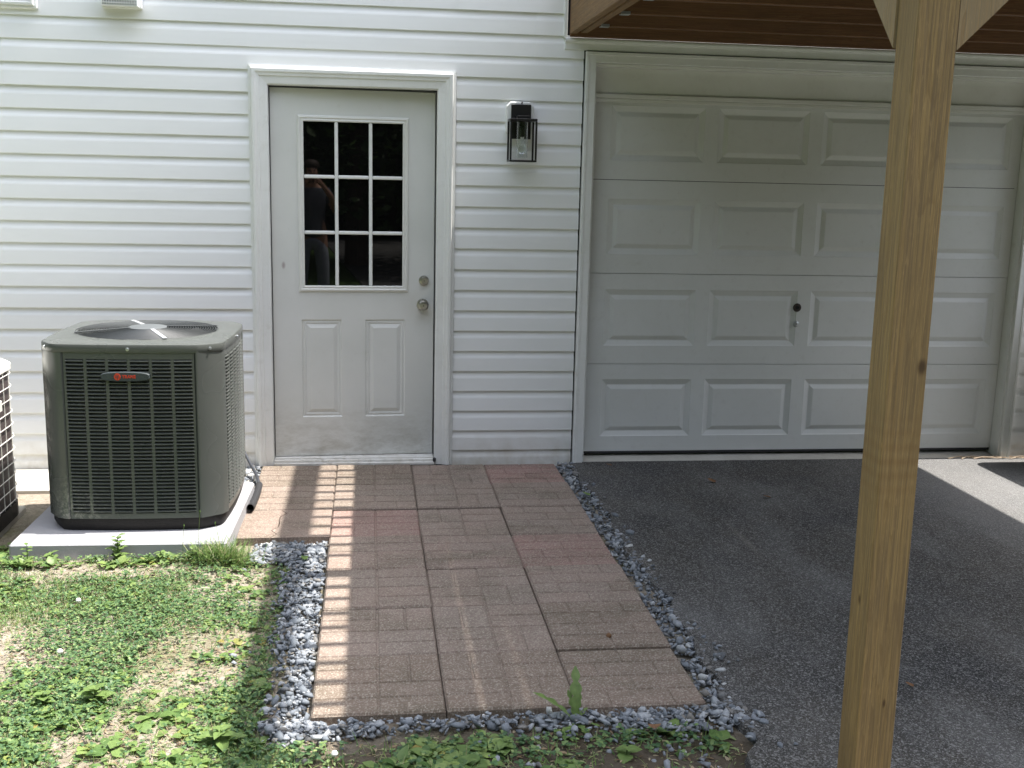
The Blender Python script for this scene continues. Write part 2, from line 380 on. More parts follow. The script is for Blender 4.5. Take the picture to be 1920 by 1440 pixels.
# ------------------------------------------------------------------ mesh helpers
class MB:
    def __init__(s): s.v = []; s.f = []; s.sm = False
    def add(s, vs, fs):
        o = len(s.v); s.v += [tuple(p) for p in vs]; s.f += [tuple(i + o for i in f) for f in fs]; return s
    def box(s, x0, x1, y0, y1, z0, z1, bev=0.0):
        if bev <= 0:
            vs = [(x, y, z) for x in (x0, x1) for y in (y0, y1) for z in (z0, z1)]
            fs = [(0, 1, 3, 2), (4, 6, 7, 5), (0, 4, 5, 1), (2, 3, 7, 6), (0, 2, 6, 4), (1, 5, 7, 3)]
            return s.add(vs, fs)
        b = min(bev, (x1 - x0) / 2.2, (y1 - y0) / 2.2, (z1 - z0) / 2.2)
        vs = []; idx = {}
        for i, x in enumerate((x0, x1)):
            for j, y in enumerate((y0, y1)):
                for k, z in enumerate((z0, z1)):
                    sx, sy, sz = (1, -1)[i], (1, -1)[j], (1, -1)[k]
                    idx[i, j, k, 0] = len(vs); vs.append((x, y + sy * b, z + sz * b))
                    idx[i, j, k, 1] = len(vs); vs.append((x + sx * b, y, z + sz * b))
                    idx[i, j, k, 2] = len(vs); vs.append((x + sx * b, y + sy * b, z))
        I = lambda i, j, k, a: idx[i, j, k, a]
        fs = []
        for i in (0, 1): fs.append(tuple(I(i, j, k, 0) for j, k in ((0, 0), (1, 0), (1, 1), (0, 1))))
        for j in (0, 1): fs.append(tuple(I(i, j, k, 1) for i, k in ((0, 0), (1, 0), (1, 1), (0, 1))))
        for k in (0, 1): fs.append(tuple(I(i, j, k, 2) for i, j in ((0, 0), (1, 0), (1, 1), (0, 1))))
        for i in (0, 1):
            for j in (0, 1): fs.append((I(i, j, 0, 0), I(i, j, 1, 0), I(i, j, 1, 1), I(i, j, 0, 1)))
        for i in (0, 1):
            for k in (0, 1): fs.append((I(i, 0, k, 0), I(i, 1, k, 0), I(i, 1, k, 2), I(i, 0, k, 2)))
        for j in (0, 1):
            for k in (0, 1): fs.append((I(0, j, k, 1), I(1, j, k, 1), I(1, j, k, 2), I(0, j, k, 2)))
        for i in (0, 1):
            for j in (0, 1):
                for k in (0, 1): fs.append((I(i, j, k, 0), I(i, j, k, 1), I(i, j, k, 2)))
        return s.add(vs, fs)
    def tube(s, pts, r, seg=10, cap=True):
        pts = [Vector(p) for p in pts]
        n = len(pts); rad = r if isinstance(r, (list, tuple)) else [r] * n
        vs = []
        ref = None
        for i, p in enumerate(pts):
            t = (pts[min(i + 1, n - 1)] - pts[max(i - 1, 0)]).normalized()
            if ref is None:
                ref = Vector((0, 0, 1)) if abs(t.z) < 0.9 else Vector((1, 0, 0))
            a = t.cross(ref).normalized(); b = t.cross(a).normalized(); ref = -b if False else a.cross(t)
            for k in range(seg):
                q = 2 * math.pi * k / seg
                vs.append(p + rad[i] * (math.cos(q) * a + math.sin(q) * b))
        fs = [(i * seg + k, i * seg + (k + 1) % seg, (i + 1) * seg + (k + 1) % seg, (i + 1) * seg + k) for i in range(n - 1) for k in range(seg)]
        if cap: fs += [tuple(range(seg)), tuple(range((n - 1) * seg, n * seg))]
        return s.add(vs, fs)
    def lathe(s, c, prof, seg=32, axis='Z', cap=True):
        """prof: list of (radius, height)"""
        vs = []
        for r, h in prof:
            for k in range(seg):
                q = 2 * math.pi * k / seg
                a, b = r * math.cos(q), r * math.sin(q)
                if axis == 'Z': vs.append((c[0] + a, c[1] + b, c[2] + h))
                elif axis == 'Y': vs.append((c[0] + a, c[1] + h, c[2] + b))
                else: vs.append((c[0] + h, c[1] + a, c[2] + b))
        n = len(prof)
        fs = [(i * seg + k, i * seg + (k + 1) % seg, (i + 1) * seg + (k + 1) % seg, (i + 1) * seg + k) for i in range(n - 1) for k in range(seg)]
        if cap: fs += [tuple(range(seg)), tuple(range((n - 1) * seg, n * seg))]
        return s.add(vs, fs)
    def frame(s, x0, x1, z0, z1, prof, closed=True):
        """mitred moulding round an opening in the XZ plane; prof = (outward offset, y)"""
        vs = []; n = len(prof)
        for u, y in prof:
            vs += [(x0 - u, y, z0 - (u if closed else 0)), (x0 - u, y, z1 + u), (x1 + u, y, z1 + u), (x1 + u, y, z0 - (u if closed else 0))]
        fs = []
        for i in range(n - 1):
            for k in range(4 if closed else 3):
                k2 = (k + 1) % 4
                fs.append((i * 4 + k, i * 4 + k2, (i + 1) * 4 + k2, (i + 1) * 4 + k))
        if not closed:
            fs.append(tuple(i * 4 for i in range(n))); fs.append(tuple(i * 4 + 3 for i in range(n)))
        return s.add(vs, fs)
    def plate(s, x0, x1, z0, z1, holes, y, th):
        """front face at y with rectangular holes, returns back to y+th at the rim"""
        xs = sorted(set([x0, x1] + [h[i] for h in holes for i in (0, 1)]))
        zs = sorted(set([z0, z1] + [h[i] for h in holes for i in (2, 3)]))
        ii = {}; vs = []; fs = []
        for a, x in enumerate(xs):
            for b, z in enumerate(zs): ii[a, b] = len(vs); vs.append((x, y, z))
        for a in range(len(xs) - 1):
            for b in range(len(zs) - 1):
                cx, cz = (xs[a] + xs[a + 1]) / 2, (zs[b] + zs[b + 1]) / 2
                if any(h[0] < cx < h[1] and h[2] < cz < h[3] for h in holes): continue
                fs.append((ii[a, b], ii[a + 1, b], ii[a + 1, b + 1], ii[a, b + 1]))
        s.add(vs, fs)
        q = [(x0, z0), (x1, z0), (x1, z1), (x0, z1)]
        s.add([(x, yy, z) for yy in (y, y + th) for x, z in q], [(k, (k + 1) % 4, 4 + (k + 1) % 4, 4 + k) for k in range(4)])
        return s
    def prism(s, poly, z0, z1):
        n = len(poly)
        s.add([(x, y, z) for z in (z0, z1) for x, y in poly], [(k, (k + 1) % n, n + (k + 1) % n, n + k) for k in range(n)] + [tuple(range(n)), tuple(range(n, 2 * n))])
        return s
    def mesh(s, name, m, smooth=False, recalc=True):
        me = bpy.data.meshes.new(name)
        me.from_pydata(s.v, [], s.f)
        if recalc:
            import bmesh
            bm = bmesh.new(); bm.from_mesh(me); bmesh.ops.recalc_face_normals(bm, faces=bm.faces); bm.to_mesh(me); bm.free()
        if m is not None:
            for x in (m if isinstance(m, (list, tuple)) else [m]): me.materials.append(x)
        if smooth:
            me.polygons.foreach_set('use_smooth', [True] * len(me.polygons))
            try: me.set_sharp_from_angle(angle=R(35))
            except Exception: pass
        me.update()
        return me
    def obj(s, name, m, parent=None, smooth=False, recalc=True):
        o = bpy.data.objects.new(name, s.mesh(name, m, smooth, recalc)); COL.objects.link(o)
        if parent is not None: o.parent = parent
        return o

def place(mesh, name, parent=None, loc=(0, 0, 0), rot=(0, 0, 0), scale=(1, 1, 1)):
    o = bpy.data.objects.new(name, mesh); COL.objects.link(o)
    o.location = loc; o.rotation_euler = rot; o.scale = scale
    if parent is not None: o.parent = parent
    return o
def empty(name):
    o = bpy.data.objects.new(name, None); COL.objects.link(o); o.empty_display_size = 0.1; return o
def tag(o, label, cat, group=None, kind=None):
    o['label'] = label; o['category'] = cat
    if group: o['group'] = group
    if kind: o['kind'] = kind
    return o
def struct(o, label=None):
    o['kind'] = 'structure'
    if label: o['label'] = label
    return o
def npmesh(name, V, F, m, kind=None, smooth=False):
    """V (n,3) float array, F list of (k,verts) int arrays of equal polygon size"""
    me = bpy.data.meshes.new(name)
    nv = len(V); me.vertices.add(nv); me.vertices.foreach_set('co', np.asarray(V, np.float32).ravel())
    tot = sum(f.size for f in F); nf = sum(len(f) for f in F)
    me.loops.add(tot); me.polygons.add(nf)
    me.loops.foreach_set('vertex_index', np.concatenate([f.ravel() for f in F]).astype(np.int32))
    ls = []; o = 0
    for f in F:
        k = f.shape[1]; ls.append(np.arange(len(f)) * k + o); o += f.size
    me.polygons.foreach_set('loop_start', np.concatenate(ls).astype(np.int32))
    me.update(calc_edges=True); me.validate()
    me.materials.append(m)
    if smooth: me.polygons.foreach_set('use_smooth', [True] * len(me.polygons))
    ob = bpy.data.objects.new(name, me); COL.objects.link(ob)
    if kind: ob['kind'] = kind
    return ob

# ================================================================== GROUND
# lawn soil: one gently uneven sheet near the path, running out to the horizon
def ground_h(x, y):
    h = 0.010 * np.sin(x * 3.1 + 1.0) * np.sin(y * 2.3) + 0.006 * np.sin(x * 9 + y * 7) + 0.004 * np.sin(x * 17 - y * 13)
    k = np.clip((0.2 - x) / 0.4, 0, 1) * np.clip((-y - 1.55) / 0.3, 0, 1)
    k = np.maximum(k, np.clip((-y - 3.15) / 0.3, 0, 1) * np.clip((1.5 - x) / 0.3, 0, 1))
    pr = np.exp(-((y + 1.60) / 0.17) ** 2) * np.clip((0.05 - x) / 0.12, 0, 1)
    return -0.075 + 0.026 * k + h * k + 0.034 * pr
xs = np.concatenate([[-150, -60, -20, -8], np.arange(-4, 2.6, 0.06), [3.5, 6, 12, 40, 150]])
ys = np.concatenate([[-150, -60, -20, -10], np.arange(-6.2, 0.3, 0.06), [1, 6, 40, 150]])
gx, gy = np.meshgrid(xs, ys, indexing='ij')
gz = ground_h(gx, gy)
V = np.stack([gx, gy, gz], -1).reshape(-1, 3)
ny = len(ys)
a = (np.arange(len(xs) - 1)[:, None] * ny + np.arange(ny - 1)[None, :]).ravel()
ob = npmesh('ground', V, [np.stack([a, a + ny, a + ny + 1, a + 1], 1)], SOIL, smooth=True)
struct(ob, 'bare soil and thin lawn around the paved path')

# asphalt driveway with a slightly ragged left and front edge
def drive_edge(y):
    return 1.700 + 0.014 * math.sin(y * 5.1) + 0.012 * math.sin(y * 17.0)
vs = []; top = []; N = 120
for i in range(N + 1):
    y = -0.004 - i * (3.25 / N)
    top.append((drive_edge(y) - (0.03 if y < -2.9 else 0), y))
for (x, y) in ((1.63, -3.33), (1.60, -3.5), (1.56, -3.9), (1.5, -4.5), (1.45, -6), (1.4, -9), (1.4, -40)): top.append((x, y))
b = MB()
n = len(top)
b.add([(x, y, ZG) for x, y in top] + [(12.0, y, ZG) for x, y in top] + [(x - 0.015, y, ZG - 0.06) for x, y in top],
      [(i, i + 1, n + i + 1, n + i) for i in range(n - 1)] + [(i, i + 1, 2 * n + i + 1, 2 * n + i) for i in range(n - 1)])
struct(b.obj('driveway', ASPH), 'worn dark asphalt driveway in front of the garage')

# concrete strip along the foot of the wall behind the condensers
b = MB()
b.box(-6, -0.10, -0.42, -0.003, -0.14, -0.052, 0.006)
struct(b.obj('concrete_strip', CONC), 'pale concrete strip at the foot of the white wall')

# ================================================================== PAVED PATH
def make_bed():
    b = MB(); b.box(-0.055, 1.60, -3.0, -0.045, -0.12, -0.078); return b.obj('path', SOIL)
path = struct(make_bed(), 'path of brick-patterned square pavers to the white door')
PW = 0.416; PITCH_X = 0.4185; PITCH_Y = 0.4255
def brick_layout(kind):
    q = PW / 4.0; out = []
    def block(bi, bj, horiz):
        for k in range(2):
            if horiz: out.append((bi * 2 * q, (bi * 2 + 2) * q, (bj * 2 + k) * q, (bj * 2 + k + 1) * q))
            else: out.append(((bi * 2 + k) * q, (bi * 2 + k + 1) * q, bj * 2 * q, (bj * 2 + 2) * q))
    if kind == 0:       # running bond
        for r in range(4):
            xs_ = [0, 2, 4] if r % 2 == 0 else [0, 1, 3, 4]
            for i in range(len(xs_) - 1): out.append((xs_[i] * q, xs_[i + 1] * q, r * q, (r + 1) * q))
    elif kind == 1:     # basket weave
        for bi in range(2):
            for bj in range(2): block(bi, bj, (bi + bj) % 2 == 0)
    else:               # one soldier block among flat courses
        block(0, 0, True); block(1, 0, True); block(0, 1, True); block(1, 1, False)
    return out
def paver_mesh(kind, m, crack=False):
    b = MB(); c = PW / 2
    b.box(-c, c, -c, c, -0.042, -0.0045, 0.003)
    g = 0.0030
    for (x0, x1, y0, y1) in brick_layout(kind):
        X0, X1, Y0, Y1 = x0 - c + g, x1 - c - g, y0 - c + g, y1 - c - g
        z = random.uniform(-0.0006, 0.0004); e = 0.0034
        vs = [(X0, Y0, -0.0046), (X1, Y0, -0.0046), (X1, Y1, -0.0046), (X0, Y1, -0.0046),
              (X0 + e, Y0 + e, z), (X1 - e, Y0 + e, z), (X1 - e, Y1 - e, z), (X0 + e, Y1 - e, z)]
        b.add(vs, [(4, 5, 6, 7), (0, 1, 5, 4), (1, 2, 6, 5), (2, 3, 7, 6), (3, 0, 4, 7)])
    return b.mesh('paver', m)
PM = {(k, t): paver_mesh(k, PAV_T if t == 0 else PAV_R) for k in range(3) for t in range(2)}
def paver_xy(c, r): return (-0.068 + PITCH_X * (c + 0.5), -0.033 - PITCH_Y * (r + 0.5))
for c in range(4):
    for r in range(7):
        if c == 0 and r > 2: continue
        x, y = paver_xy(c, r)
        isred = 1 if (c, r) in {(3, 0), (1, 2), (3, 3)} else 0
        kind = (c * 5 + r * 3) % 3
        if (c, r) in {(0, 0), (1, 1), (2, 3)}: kind = 0
        if c == 0 and r == 2:
            # cracked in two: two pieces with a ragged gap
            for side in (0, 1):
                b = MB(); h = PW / 2
                cr = [(-0.055 + 0.012 * math.sin(k * 2.1) + (0.008 if k % 2 else -0.004) + k * 0.004, -h + k * PW / 8) for k in range(9)]
                g = 0.0022
                if side == 0: poly = [(-h, -h)] + [(u - g, v) for u, v in cr] + [(-h, h)]
                else: poly = [(h, -h), (h, h)] + [(u + g, v) for u, v in reversed(cr)]
                b.prism(poly, -0.042, 0.0)
                o = b.obj('paver', PAV_T, path); o.location = (x, y, -0.038); o['label'] = 'cracked paver piece'
            continue
        o = place(PM[kind, isred], 'paver', path, (x + random.uniform(-.002, .002), y + random.uniform(-.002, .002), -0.038 + random.choice((-0.006, -0.002, 0.0, 0.003, 0.005))),
                  (random.uniform(-.005, .005), random.uniform(-.005, .005), random.choice((0, math.pi)) + random.uniform(-.004, .004)))
        if isred: o['label'] = 'redder paver'

# ================================================================== HOUSE
house = empty('house')
tag(house, 'white house wall of vinyl siding with a door and a garage door', 'house')
SP = 0.1163316; Z0 = 0.0303998
XL, XR = -5.0, 9.0
# lap profile: drip lip, flat lower face, concave shadow slope (y grows into the wall)
PROF = [(0.004, 0.0155), (0.0, 0.010), (0.0, 0.001), (0.002, 0.0), (0.040, 0.0015), (0.072, 0.0035), (0.080, 0.0055), (0.088, 0.0095), (0.097, 0.0125), (0.110, 0.0142), (SP + 0.006, 0.0150)]
def course(x0, x1, z, dy=0.0, cut=None):
    b = MB(); xs_ = [x0, x1]
    vs = []; 
    for x in xs_:
        for (h, y) in PROF:
            y = y * 0.82
            zz = z + h
            if cut is not None: zz = max(zz, cut)
            vs.append((x, y + dy, zz))
    k = len(PROF)
    b.add(vs, [(i, i + 1, k + i + 1, k + i) for i in range(k - 1)] + [tuple(range(k - 1, -1, -1)), tuple(range(k, 2 * k))])
    return b.obj('siding_course', SIDING, house, recalc=False)
CAS_L, CAS_R, CAS_T = -0.101, 1.006, 2.142         # outside the door casing
GAR_L, GAR_R, GAR_T = 1.705, 4.462, 2.318
for i in range(-1, 46):
    z = Z0 + i * SP
    segs = [(XL, XR)]
    def cutout(segs, a_, b_):
        o = []
        for s0, s1 in segs:
            if b_ <= s0 or a_ >= s1: o.append((s0, s1)); continue
            if s0 < a_: o.append((s0, a_))
            if s1 > b_: o.append((b_, s1))
        return o
    if z < CAS_T - 0.02: segs = cutout(segs, CAS_L, CAS_R)
    if z < GAR_T - 0.02: segs = cutout(segs, GAR_L, GAR_R)
    if GAR_T - 0.02 <= z < 2.62: segs = cutout(segs, 1.60, 4.83)
    # overlapping joints between lengths
    joints = []
    if i in (17, 18): joints = [-1.325]
    if i in (20, 19): joints = [1.456]
    if i in (21, 22): joints = [1.03]
    if i in (7, 8, 29, 30): joints = [-3.1]
    for s0, s1 in segs:
        cuts = [s0] + [j for j in joints if s0 < j < s1] + [s1]
        for q in range(len(cuts) - 1):
            course(cuts[q] - (0.02 if q else 0), cuts[q + 1], z, -0.0034 * (q % 2), cut=-0.072)
# sheathing behind the siding, with the two openings, and a dark interior
b = MB()
b.plate(XL, XR, -0.2, 5.4, [(-0.02, 0.915, -0.2, 2.06), (1.74, 4.40, -0.2, 2.23)], 0.018, 0.02)
b.obj('sheathing', DARK, house)
b = MB(); b.box(XL, XR, 0.35, 7.0, -0.2, 5.4); b.obj('house_core', DARK, house)
b = MB(); b.box(XL, XR, 0.02, 0.36, 5.38, 5.42); b.box(XL - 0.02, XL, 0.0, 7, -0.2, 5.4); b.box(XR, XR + 0.02, 0.0, 7, -0.2, 5.4)
b.obj('end_wall', SIDING, house)
# foundation edge under the siding
b = MB(); b.box(XL, -0.10, 0.002, 0.05, -0.2, -0.068); b.box(1.0, 1.71, 0.002, 0.05, -0.2, -0.068); b.box(4.46, XR, 0.002, 0.05, -0.2, -0.068)
b.obj('foundation', CONC, house)

# ---- door casing (brick mould), J channel and jambs
b = MB()
b.frame(-0.006, 0.905, -0.046, 2.052, [(-0.002, 0.010), (-0.002, -0.012), (0.004, -0.016), (0.040, -0.020), (0.044, -0.026), (0.056, -0.028), (0.064, -0.034), (0.078, -0.034), (0.083, -0.030), (0.083, 0.016)], closed=False)
b.obj('door_casing', TRIM, house)
b = MB()
b.frame(-0.089, 0.988, -0.05, 2.135, [(0.0005, 0.016), (0.0005, -0.012), (0.004, -0.014), (0.016, -0.012), (0.018, 0.016)], closed=False)
b.obj('door_channel', TRIM, house)
b = MB()
b.box(-0.022, -0.003, 0.0105, 0.30, -0.045, 2.07); b.box(0.902, 0.918, 0.0105, 0.30, -0.045, 2.07); b.box(-0.003, 0.902, 0.0105, 0.30, 2.048, 2.07)
b.obj('door_jamb', TRIM, house)
b = MB(); b.box(-0.0025, 0.0005, 0.03, 0.06, 0.0, 2.048); b.box(0.8985, 0.9015, 0.03, 0.06, 0.0, 2.048); b.box(0.0005, 0.8985, 0.034, 0.06, 2.0405, 2.0475)
b.obj('weatherstrip', RUBBER, house)
# threshold
b = MB()
b.box(-0.0025, 0.9015, -0.030, 0.055, -0.046, -0.030, 0.002)
b.box(-0.0025, 0.9015, -0.012, 0.060, -0.030, -0.016, 0.002)
b.box(0.0, 0.8985, 0.012, 0.085, -0.016, -0.008, 0.002)
b.obj('threshold', SILL, house)
b = MB(); b.box(0.895, 0.912, -0.030, -0.012, -0.030, -0.006, 0.004); b.obj('sill_corner_pad', RUBBER, house)

# ---- entry door
D0 = 0.040
door = empty('entry_door'); door.parent = house
door_a = R(2.7)
door.location = (0.002 - 0.002 * math.cos(door_a) + D0 * math.sin(door_a), D0 - 0.002 * math.sin(door_a) - D0 * math.cos(door_a), 0)
door.rotation_euler = (0, 0, door_a); door['label'] = 'dirty white door with nine panes, standing slightly ajar'
LX0, LX1, LZ0, LZ1 = 0.178, 0.719, 0.973, 1.867
panels = [(0.157, 0.380, 0.222, 0.782), (0.510, 0.736, 0.222, 0.782)]
b = MB()
b.plate(0.002, 0.897, -0.004, 2.039, [(LX0 - 0.012, LX1 + 0.012, LZ0 - 0.012, LZ1 + 0.012)] + panels, D0, 0.044)
b.obj('door_slab', DOORP, door)
for (x0, x1, z0, z1) in panels:
    b = MB()
    pr = [(0, D0), (-0.006, D0 + 0.006), (-0.012, D0 + 0.0065), (-0.016, D0 + 0.004), (-0.026, D0 + 0.0075), (-0.044, D0 + 0.001), (-0.047, D0 - 0.0003)]
    b.frame(x0, x1, z0, z1, pr)
    u = 0.047; b.add([(x0 + u, D0 - .0003, z0 + u), (x1 - u, D0 - .0003, z0 + u), (x1 - u, D0 - .0003, z1 - u), (x0 + u, D0 - .0003, z1 - u)], [(0, 1, 2, 3)])
    b.obj('door_panel', DOORP, door)
b = MB()
b.frame(LX0, LX1, LZ0, LZ1, [(0.0, D0 + 0.012), (0.0, D0 - 0.006), (0.006, D0 - 0.009), (0.014, D0 - 0.006), (0.020, D0 - 0.011), (0.029, D0 - 0.009), (0.033, D0 - 0.003), (0.034, D0 + 0.001)])
b.obj('lite_frame', m_paint('lite_frame_plastic', (0.74, 0.74, 0.71), (0.70, 0.70, 0.66), 0.4, amt=0.2), door)
mw = 0.019; cw = (LX1 - LX0 - 2 * mw) / 3; ch = (LZ1 - LZ0 - 2 * mw) / 3
MUNT = TRIM
for k in (1, 2):
    x = LX0 + k * cw + (k - 1) * mw
    b = MB(); b.box(x, x + mw, D0 - 0.004, D0 + 0.0115, LZ0 + 0.0005, LZ1 - 0.0005, 0.004); b.obj('muntin', MUNT, door)
for k in (1, 2):
    z = LZ0 + k * ch + (k - 1) * mw
    for j in range(3):
        x = LX0 + j * (cw + mw)
        b = MB(); b.box(x + 0.0005, x + cw - 0.0005, D0 - 0.003, D0 + 0.0112, z, z + mw, 0.004); b.obj('muntin', MUNT, door)
for r in range(3):
    for c in range(3):
        x = LX0 + c * (cw + mw); z = LZ0 + r * (ch + mw)
        b = MB(); b.box(x - 0.004, x + cw + 0.004, D0 + 0.012, D0 + 0.017, z - 0.004, z + ch + 0.004)
        b.obj('pane', GLASS, door)
def knob(name, c, R0, big):
    b = MB()
    b.lathe((c[0], D0, c[1]), [(R0, -0.0005), (R0, -0.004), (R0 * 0.93, -0.009), (R0 * 0.78, -0.010)], 32, 'Y')
    if big: b.lathe((c[0], D0, c[1]), [(0.013, -0.010), (0.013, -0.026), (0.021, -0.032), (0.0275, -0.042), (0.0275, -0.054), (0.022, -0.061), (0.0135, -0.062), (0.0125, -0.0595), (0.006, -0.0595)], 32, 'Y')
    else: b.lathe((c[0], D0, c[1]), [(R0 * 0.74, -0.010), (R0 * 0.70, -0.019), (R0 * 0.52, -0.020), (R0 * 0.50, -0.017), (R0 * 0.3, -0.017)], 32, 'Y')
    o = b.obj(name, NICKEL, door, smooth=True)
    k = MB(); yy = D0 - (0.0605 if big else 0.018); k.box(c[0] - 0.0012, c[0] + 0.0012, yy - 0.0015, yy, c[1] - 0.005, c[1] + 0.005); k.obj('keyhole', DARK, door)
knob('door_knob', (0.835, 0.868), 0.034, True)
knob('deadbolt', (0.841, 1.005), 0.029, False)

# ---- garage: casing, header, side returns, door
GY = 0.087
GXL, GXR = 1.795, 4.388
b = MB()
b.frame(1.772, 4.397, -0.060, 2.222, [(-0.0, GY + 0.02), (-0.0, -0.020), (0.003, -0.023), (0.040, -0.023), (0.042, -0.028), (0.055, -0.028), (0.058, -0.024), (0.058, 0.015)], closed=False)
b.obj('garage_casing', TRIM, house)
# flat coil-stock band and round drip moulding under the deck
b = MB()
b.box(1.595, 4.84, -0.010, 0.016, 2.286, 2.335, 0.004)
b.obj('trim_board', TRIM, house)
b = MB(); b.tube([(1.597, -0.012, 2.336), (4.84, -0.012, 2.336)], 0.015, 12); b.obj('drip_moulding', TRIM, house, smooth=True)
b = MB(); b.box(1.588, 1.6065, -0.016, 0.016, 2.345, 2.66, 0.003); b.obj('ledger_channel', TRIM, house)
# recessed header panel with stop moulding
b = MB()
b.box(1.773, 4.396, 0.066, 0.10, 2.060, 2.205)
b.box(1.773, 4.396, 0.012, 0.066, 2.204, 2.2215, 0.003)
b.obj('garage_header', GARTRIM, house)
b = MB()
b.box(1.776, 4.394, 0.046, 0.0655, 2.040, 2.064, 0.003); b.box(1.776, 4.394, 0.055, 0.0655, 2.020, 2.0395, 0.003)
b.obj('stop_moulding', GARTRIM, house)
for a_, c_ in ((4.389, 4.3965), (1.7725, 1.782)):
    b = MB(); b.box(a_, c_, 0.0, 0.40, -0.06, 2.06); b.obj('garage_jamb', TRIM, house)
gd = empty('garage_door'); gd.parent = house
lines = [-0.006, 0.524, 1.058, 1.592, 2.125]
pz = [(0.087, 0.431), (0.634, 0.964), (1.170, 1.484), (1.700, 2.003)]
px = [(1.892, 2.438), (2.520, 3.062), (3.145, 3.690), (3.772, 4.316)]
for k in range(4):
    b = MB()
    hs = [(x0, x1, pz[k][0], pz[k][1]) for x0, x1 in px]
    b.plate(GXL, GXR - 0.001, lines[k] + 0.0016, lines[k + 1] - 0.0016, hs, GY, 0.04)
    b.obj('door_section', GARP, gd)
    for (x0, x1, z0, z1) in hs:
        b = MB(); pr = [(0, GY), (-0.004, GY + 0.003), (-0.029, GY + 0.0125), (-0.034, GY + 0.013), (-0.056, GY + 0.003), (-0.060, GY + 0.002)]
        b.frame(x0, x1, z0, z1, pr); u = 0.060; y = GY + 0.002
        b.add([(x0 + u, y, z0 + u), (x1 - u, y, z0 + u), (x1 - u, y, z1 - u), (x0 + u, y, z1 - u)], [(0, 1, 2, 3)])
        b.obj('door_panel', GARP, gd)
b = MB(); b.box(GXL, GXR, GY + 0.03, GY + 0.045, -0.0, 2.12); b.obj('door_backing', DARK, gd)
b = MB(); b.box(GXL, GXR, GY + 0.004, GY + 0.038, -0.022, -0.0065, 0.004); b.obj('bottom_seal', RUBBER, gd)
b = MB(); b.lathe((3.064, GY, 0.866), [(0.026, -0.0003), (0.024, -0.004), (0.012, -0.006), (0.0115, -0.001)], 24, 'Y', cap=False)
o = b.obj('handle_escutcheon', mat('tarnished_brass', (0.05, 0.038, 0.032), 0.6, 0.4), gd, smooth=True)
b = MB(); b.lathe((3.064, GY, 0.866), [(0.0115, -0.0035), (0.002, -0.003)], 20, 'Y'); b.obj('handle_socket', DARK, gd)
b = MB(); b.lathe((3.062, GY, 0.767), [(0.0175, -0.0003), (0.0175, -0.006), (0.013, -0.010), (0.006, -0.011)], 24, 'Y'); b.obj('lock', STEEL, gd, smooth=True)
b = MB(); b.box(3.0608, 3.0632, GY - 0.0118, GY - 0.0108, 0.761, 0.773); b.obj('keyhole', DARK, gd)
# garage apron slab (a shallow slope from door to driveway)
b = MB()
b.add([(1.773, -0.004, -0.12), (4.58, -0.004, -0.12), (4.58, 0.20, -0.12), (1.773, 0.20, -0.12), (1.773, -0.004, -0.052), (4.58, -0.004, -0.052), (4.58, 0.20, -0.022), (1.773, 0.20, -0.022)],
      [(0, 1, 2, 3), (4, 5, 6, 7), (0, 1, 5, 4), (1, 2, 6, 5), (2, 3, 7, 6), (3, 0, 4, 7)])
struct(b.obj('garage_apron', CONC), 'narrow concrete apron under the garage door')

# ================================================================== WALL FITTINGS
# lamp
lamp = empty('wall_lamp'); tag(lamp, 'black box-frame wall lantern on a white block beside the white door', 'wall lamp')
b = MB()
c8 = 0.022; x0, x1, z0, z1 = 1.278, 1.430, 1.815, 2.000
poly = [(x0 + c8, z0), (x1 - c8, z0), (x1, z0 + c8), (x1, z1 - c8), (x1 - c8, z1), (x0 + c8, z1), (x0, z1 - c8), (x0, z0 + c8)]
n8 = 8; vs = [(x, 0.010, z) for x, z in poly] + [(x, -0.022, z) for x, z in poly]
cx, cz = (x0 + x1) / 2, (z0 + z1) / 2
vs += [(cx + (x - cx) * .93, -0.028, cz + (z - cz) * .93) for x, z in poly]
b.add(vs, [(k, (k + 1) % 8, 8 + (k + 1) % 8, 8 + k) for k in range(8)] + [(8 + k, 8 + (k + 1) % 8, 16 + (k + 1) % 8, 16 + k) for k in range(8)] + [tuple(range(16, 24))])
b.obj('mounting_block', TRIM, lamp)
b = MB(); b.box(1.304, 1.414, -0.040, -0.029, 1.800, 1.985, 0.002); b.obj('back_plate', BLACK, lamp)
b = MB(); b.tube([(1.362, -0.034, 1.99), (1.362, -0.046, 1.995)], 0.004, 8); b.tube([(1.335, -0.042, 1.925), (1.335, -0.046, 1.925)], 0.006, 8); b.obj('screw', BLACK, lamp)
b = MB(); b.box(1.330, 1.395, -0.12, -0.0405, 1.905, 1.922, 0.002); b.obj('arm', BLACK, lamp)
fx0, fx1, fy0, fy1, fz0, fz1 = 1.284, 1.431, -0.172, -0.045, 1.676, 1.905
b = MB(); b.box(fx0, fx1, fy0, fy1, fz1 - 0.014, fz1 - 0.0005, 0.002); b.obj('lantern_roof', BLACK, lamp)
b = MB(); t = 0.010
for x in (fx0, fx1 - t):
    for y in (fy0, fy1 - t): b.box(x, x + t, y, y + t, fz0 + t, fz1 - 0.0145)
for y in (fy0, fy1 - t): b.box(fx0, fx1, y, y + t, fz0, fz0 + t - 0.0004)
for x in (fx0, fx1 - t): b.box(x, x + t, fy0 + t + .0004, fy1 - t - .0004, fz0, fz0 + t - 0.0004)
b.obj('lantern_frame', BLACK, lamp)
b = MB(); b.lathe(((fx0 + fx1) / 2, -0.11, 0), [(0.020, 1.8895), (0.020, 1.865), (0.014, 1.862), (0.014, 1.81)], 20, 'Z'); b.obj('socket', BLACK, lamp, smooth=True)
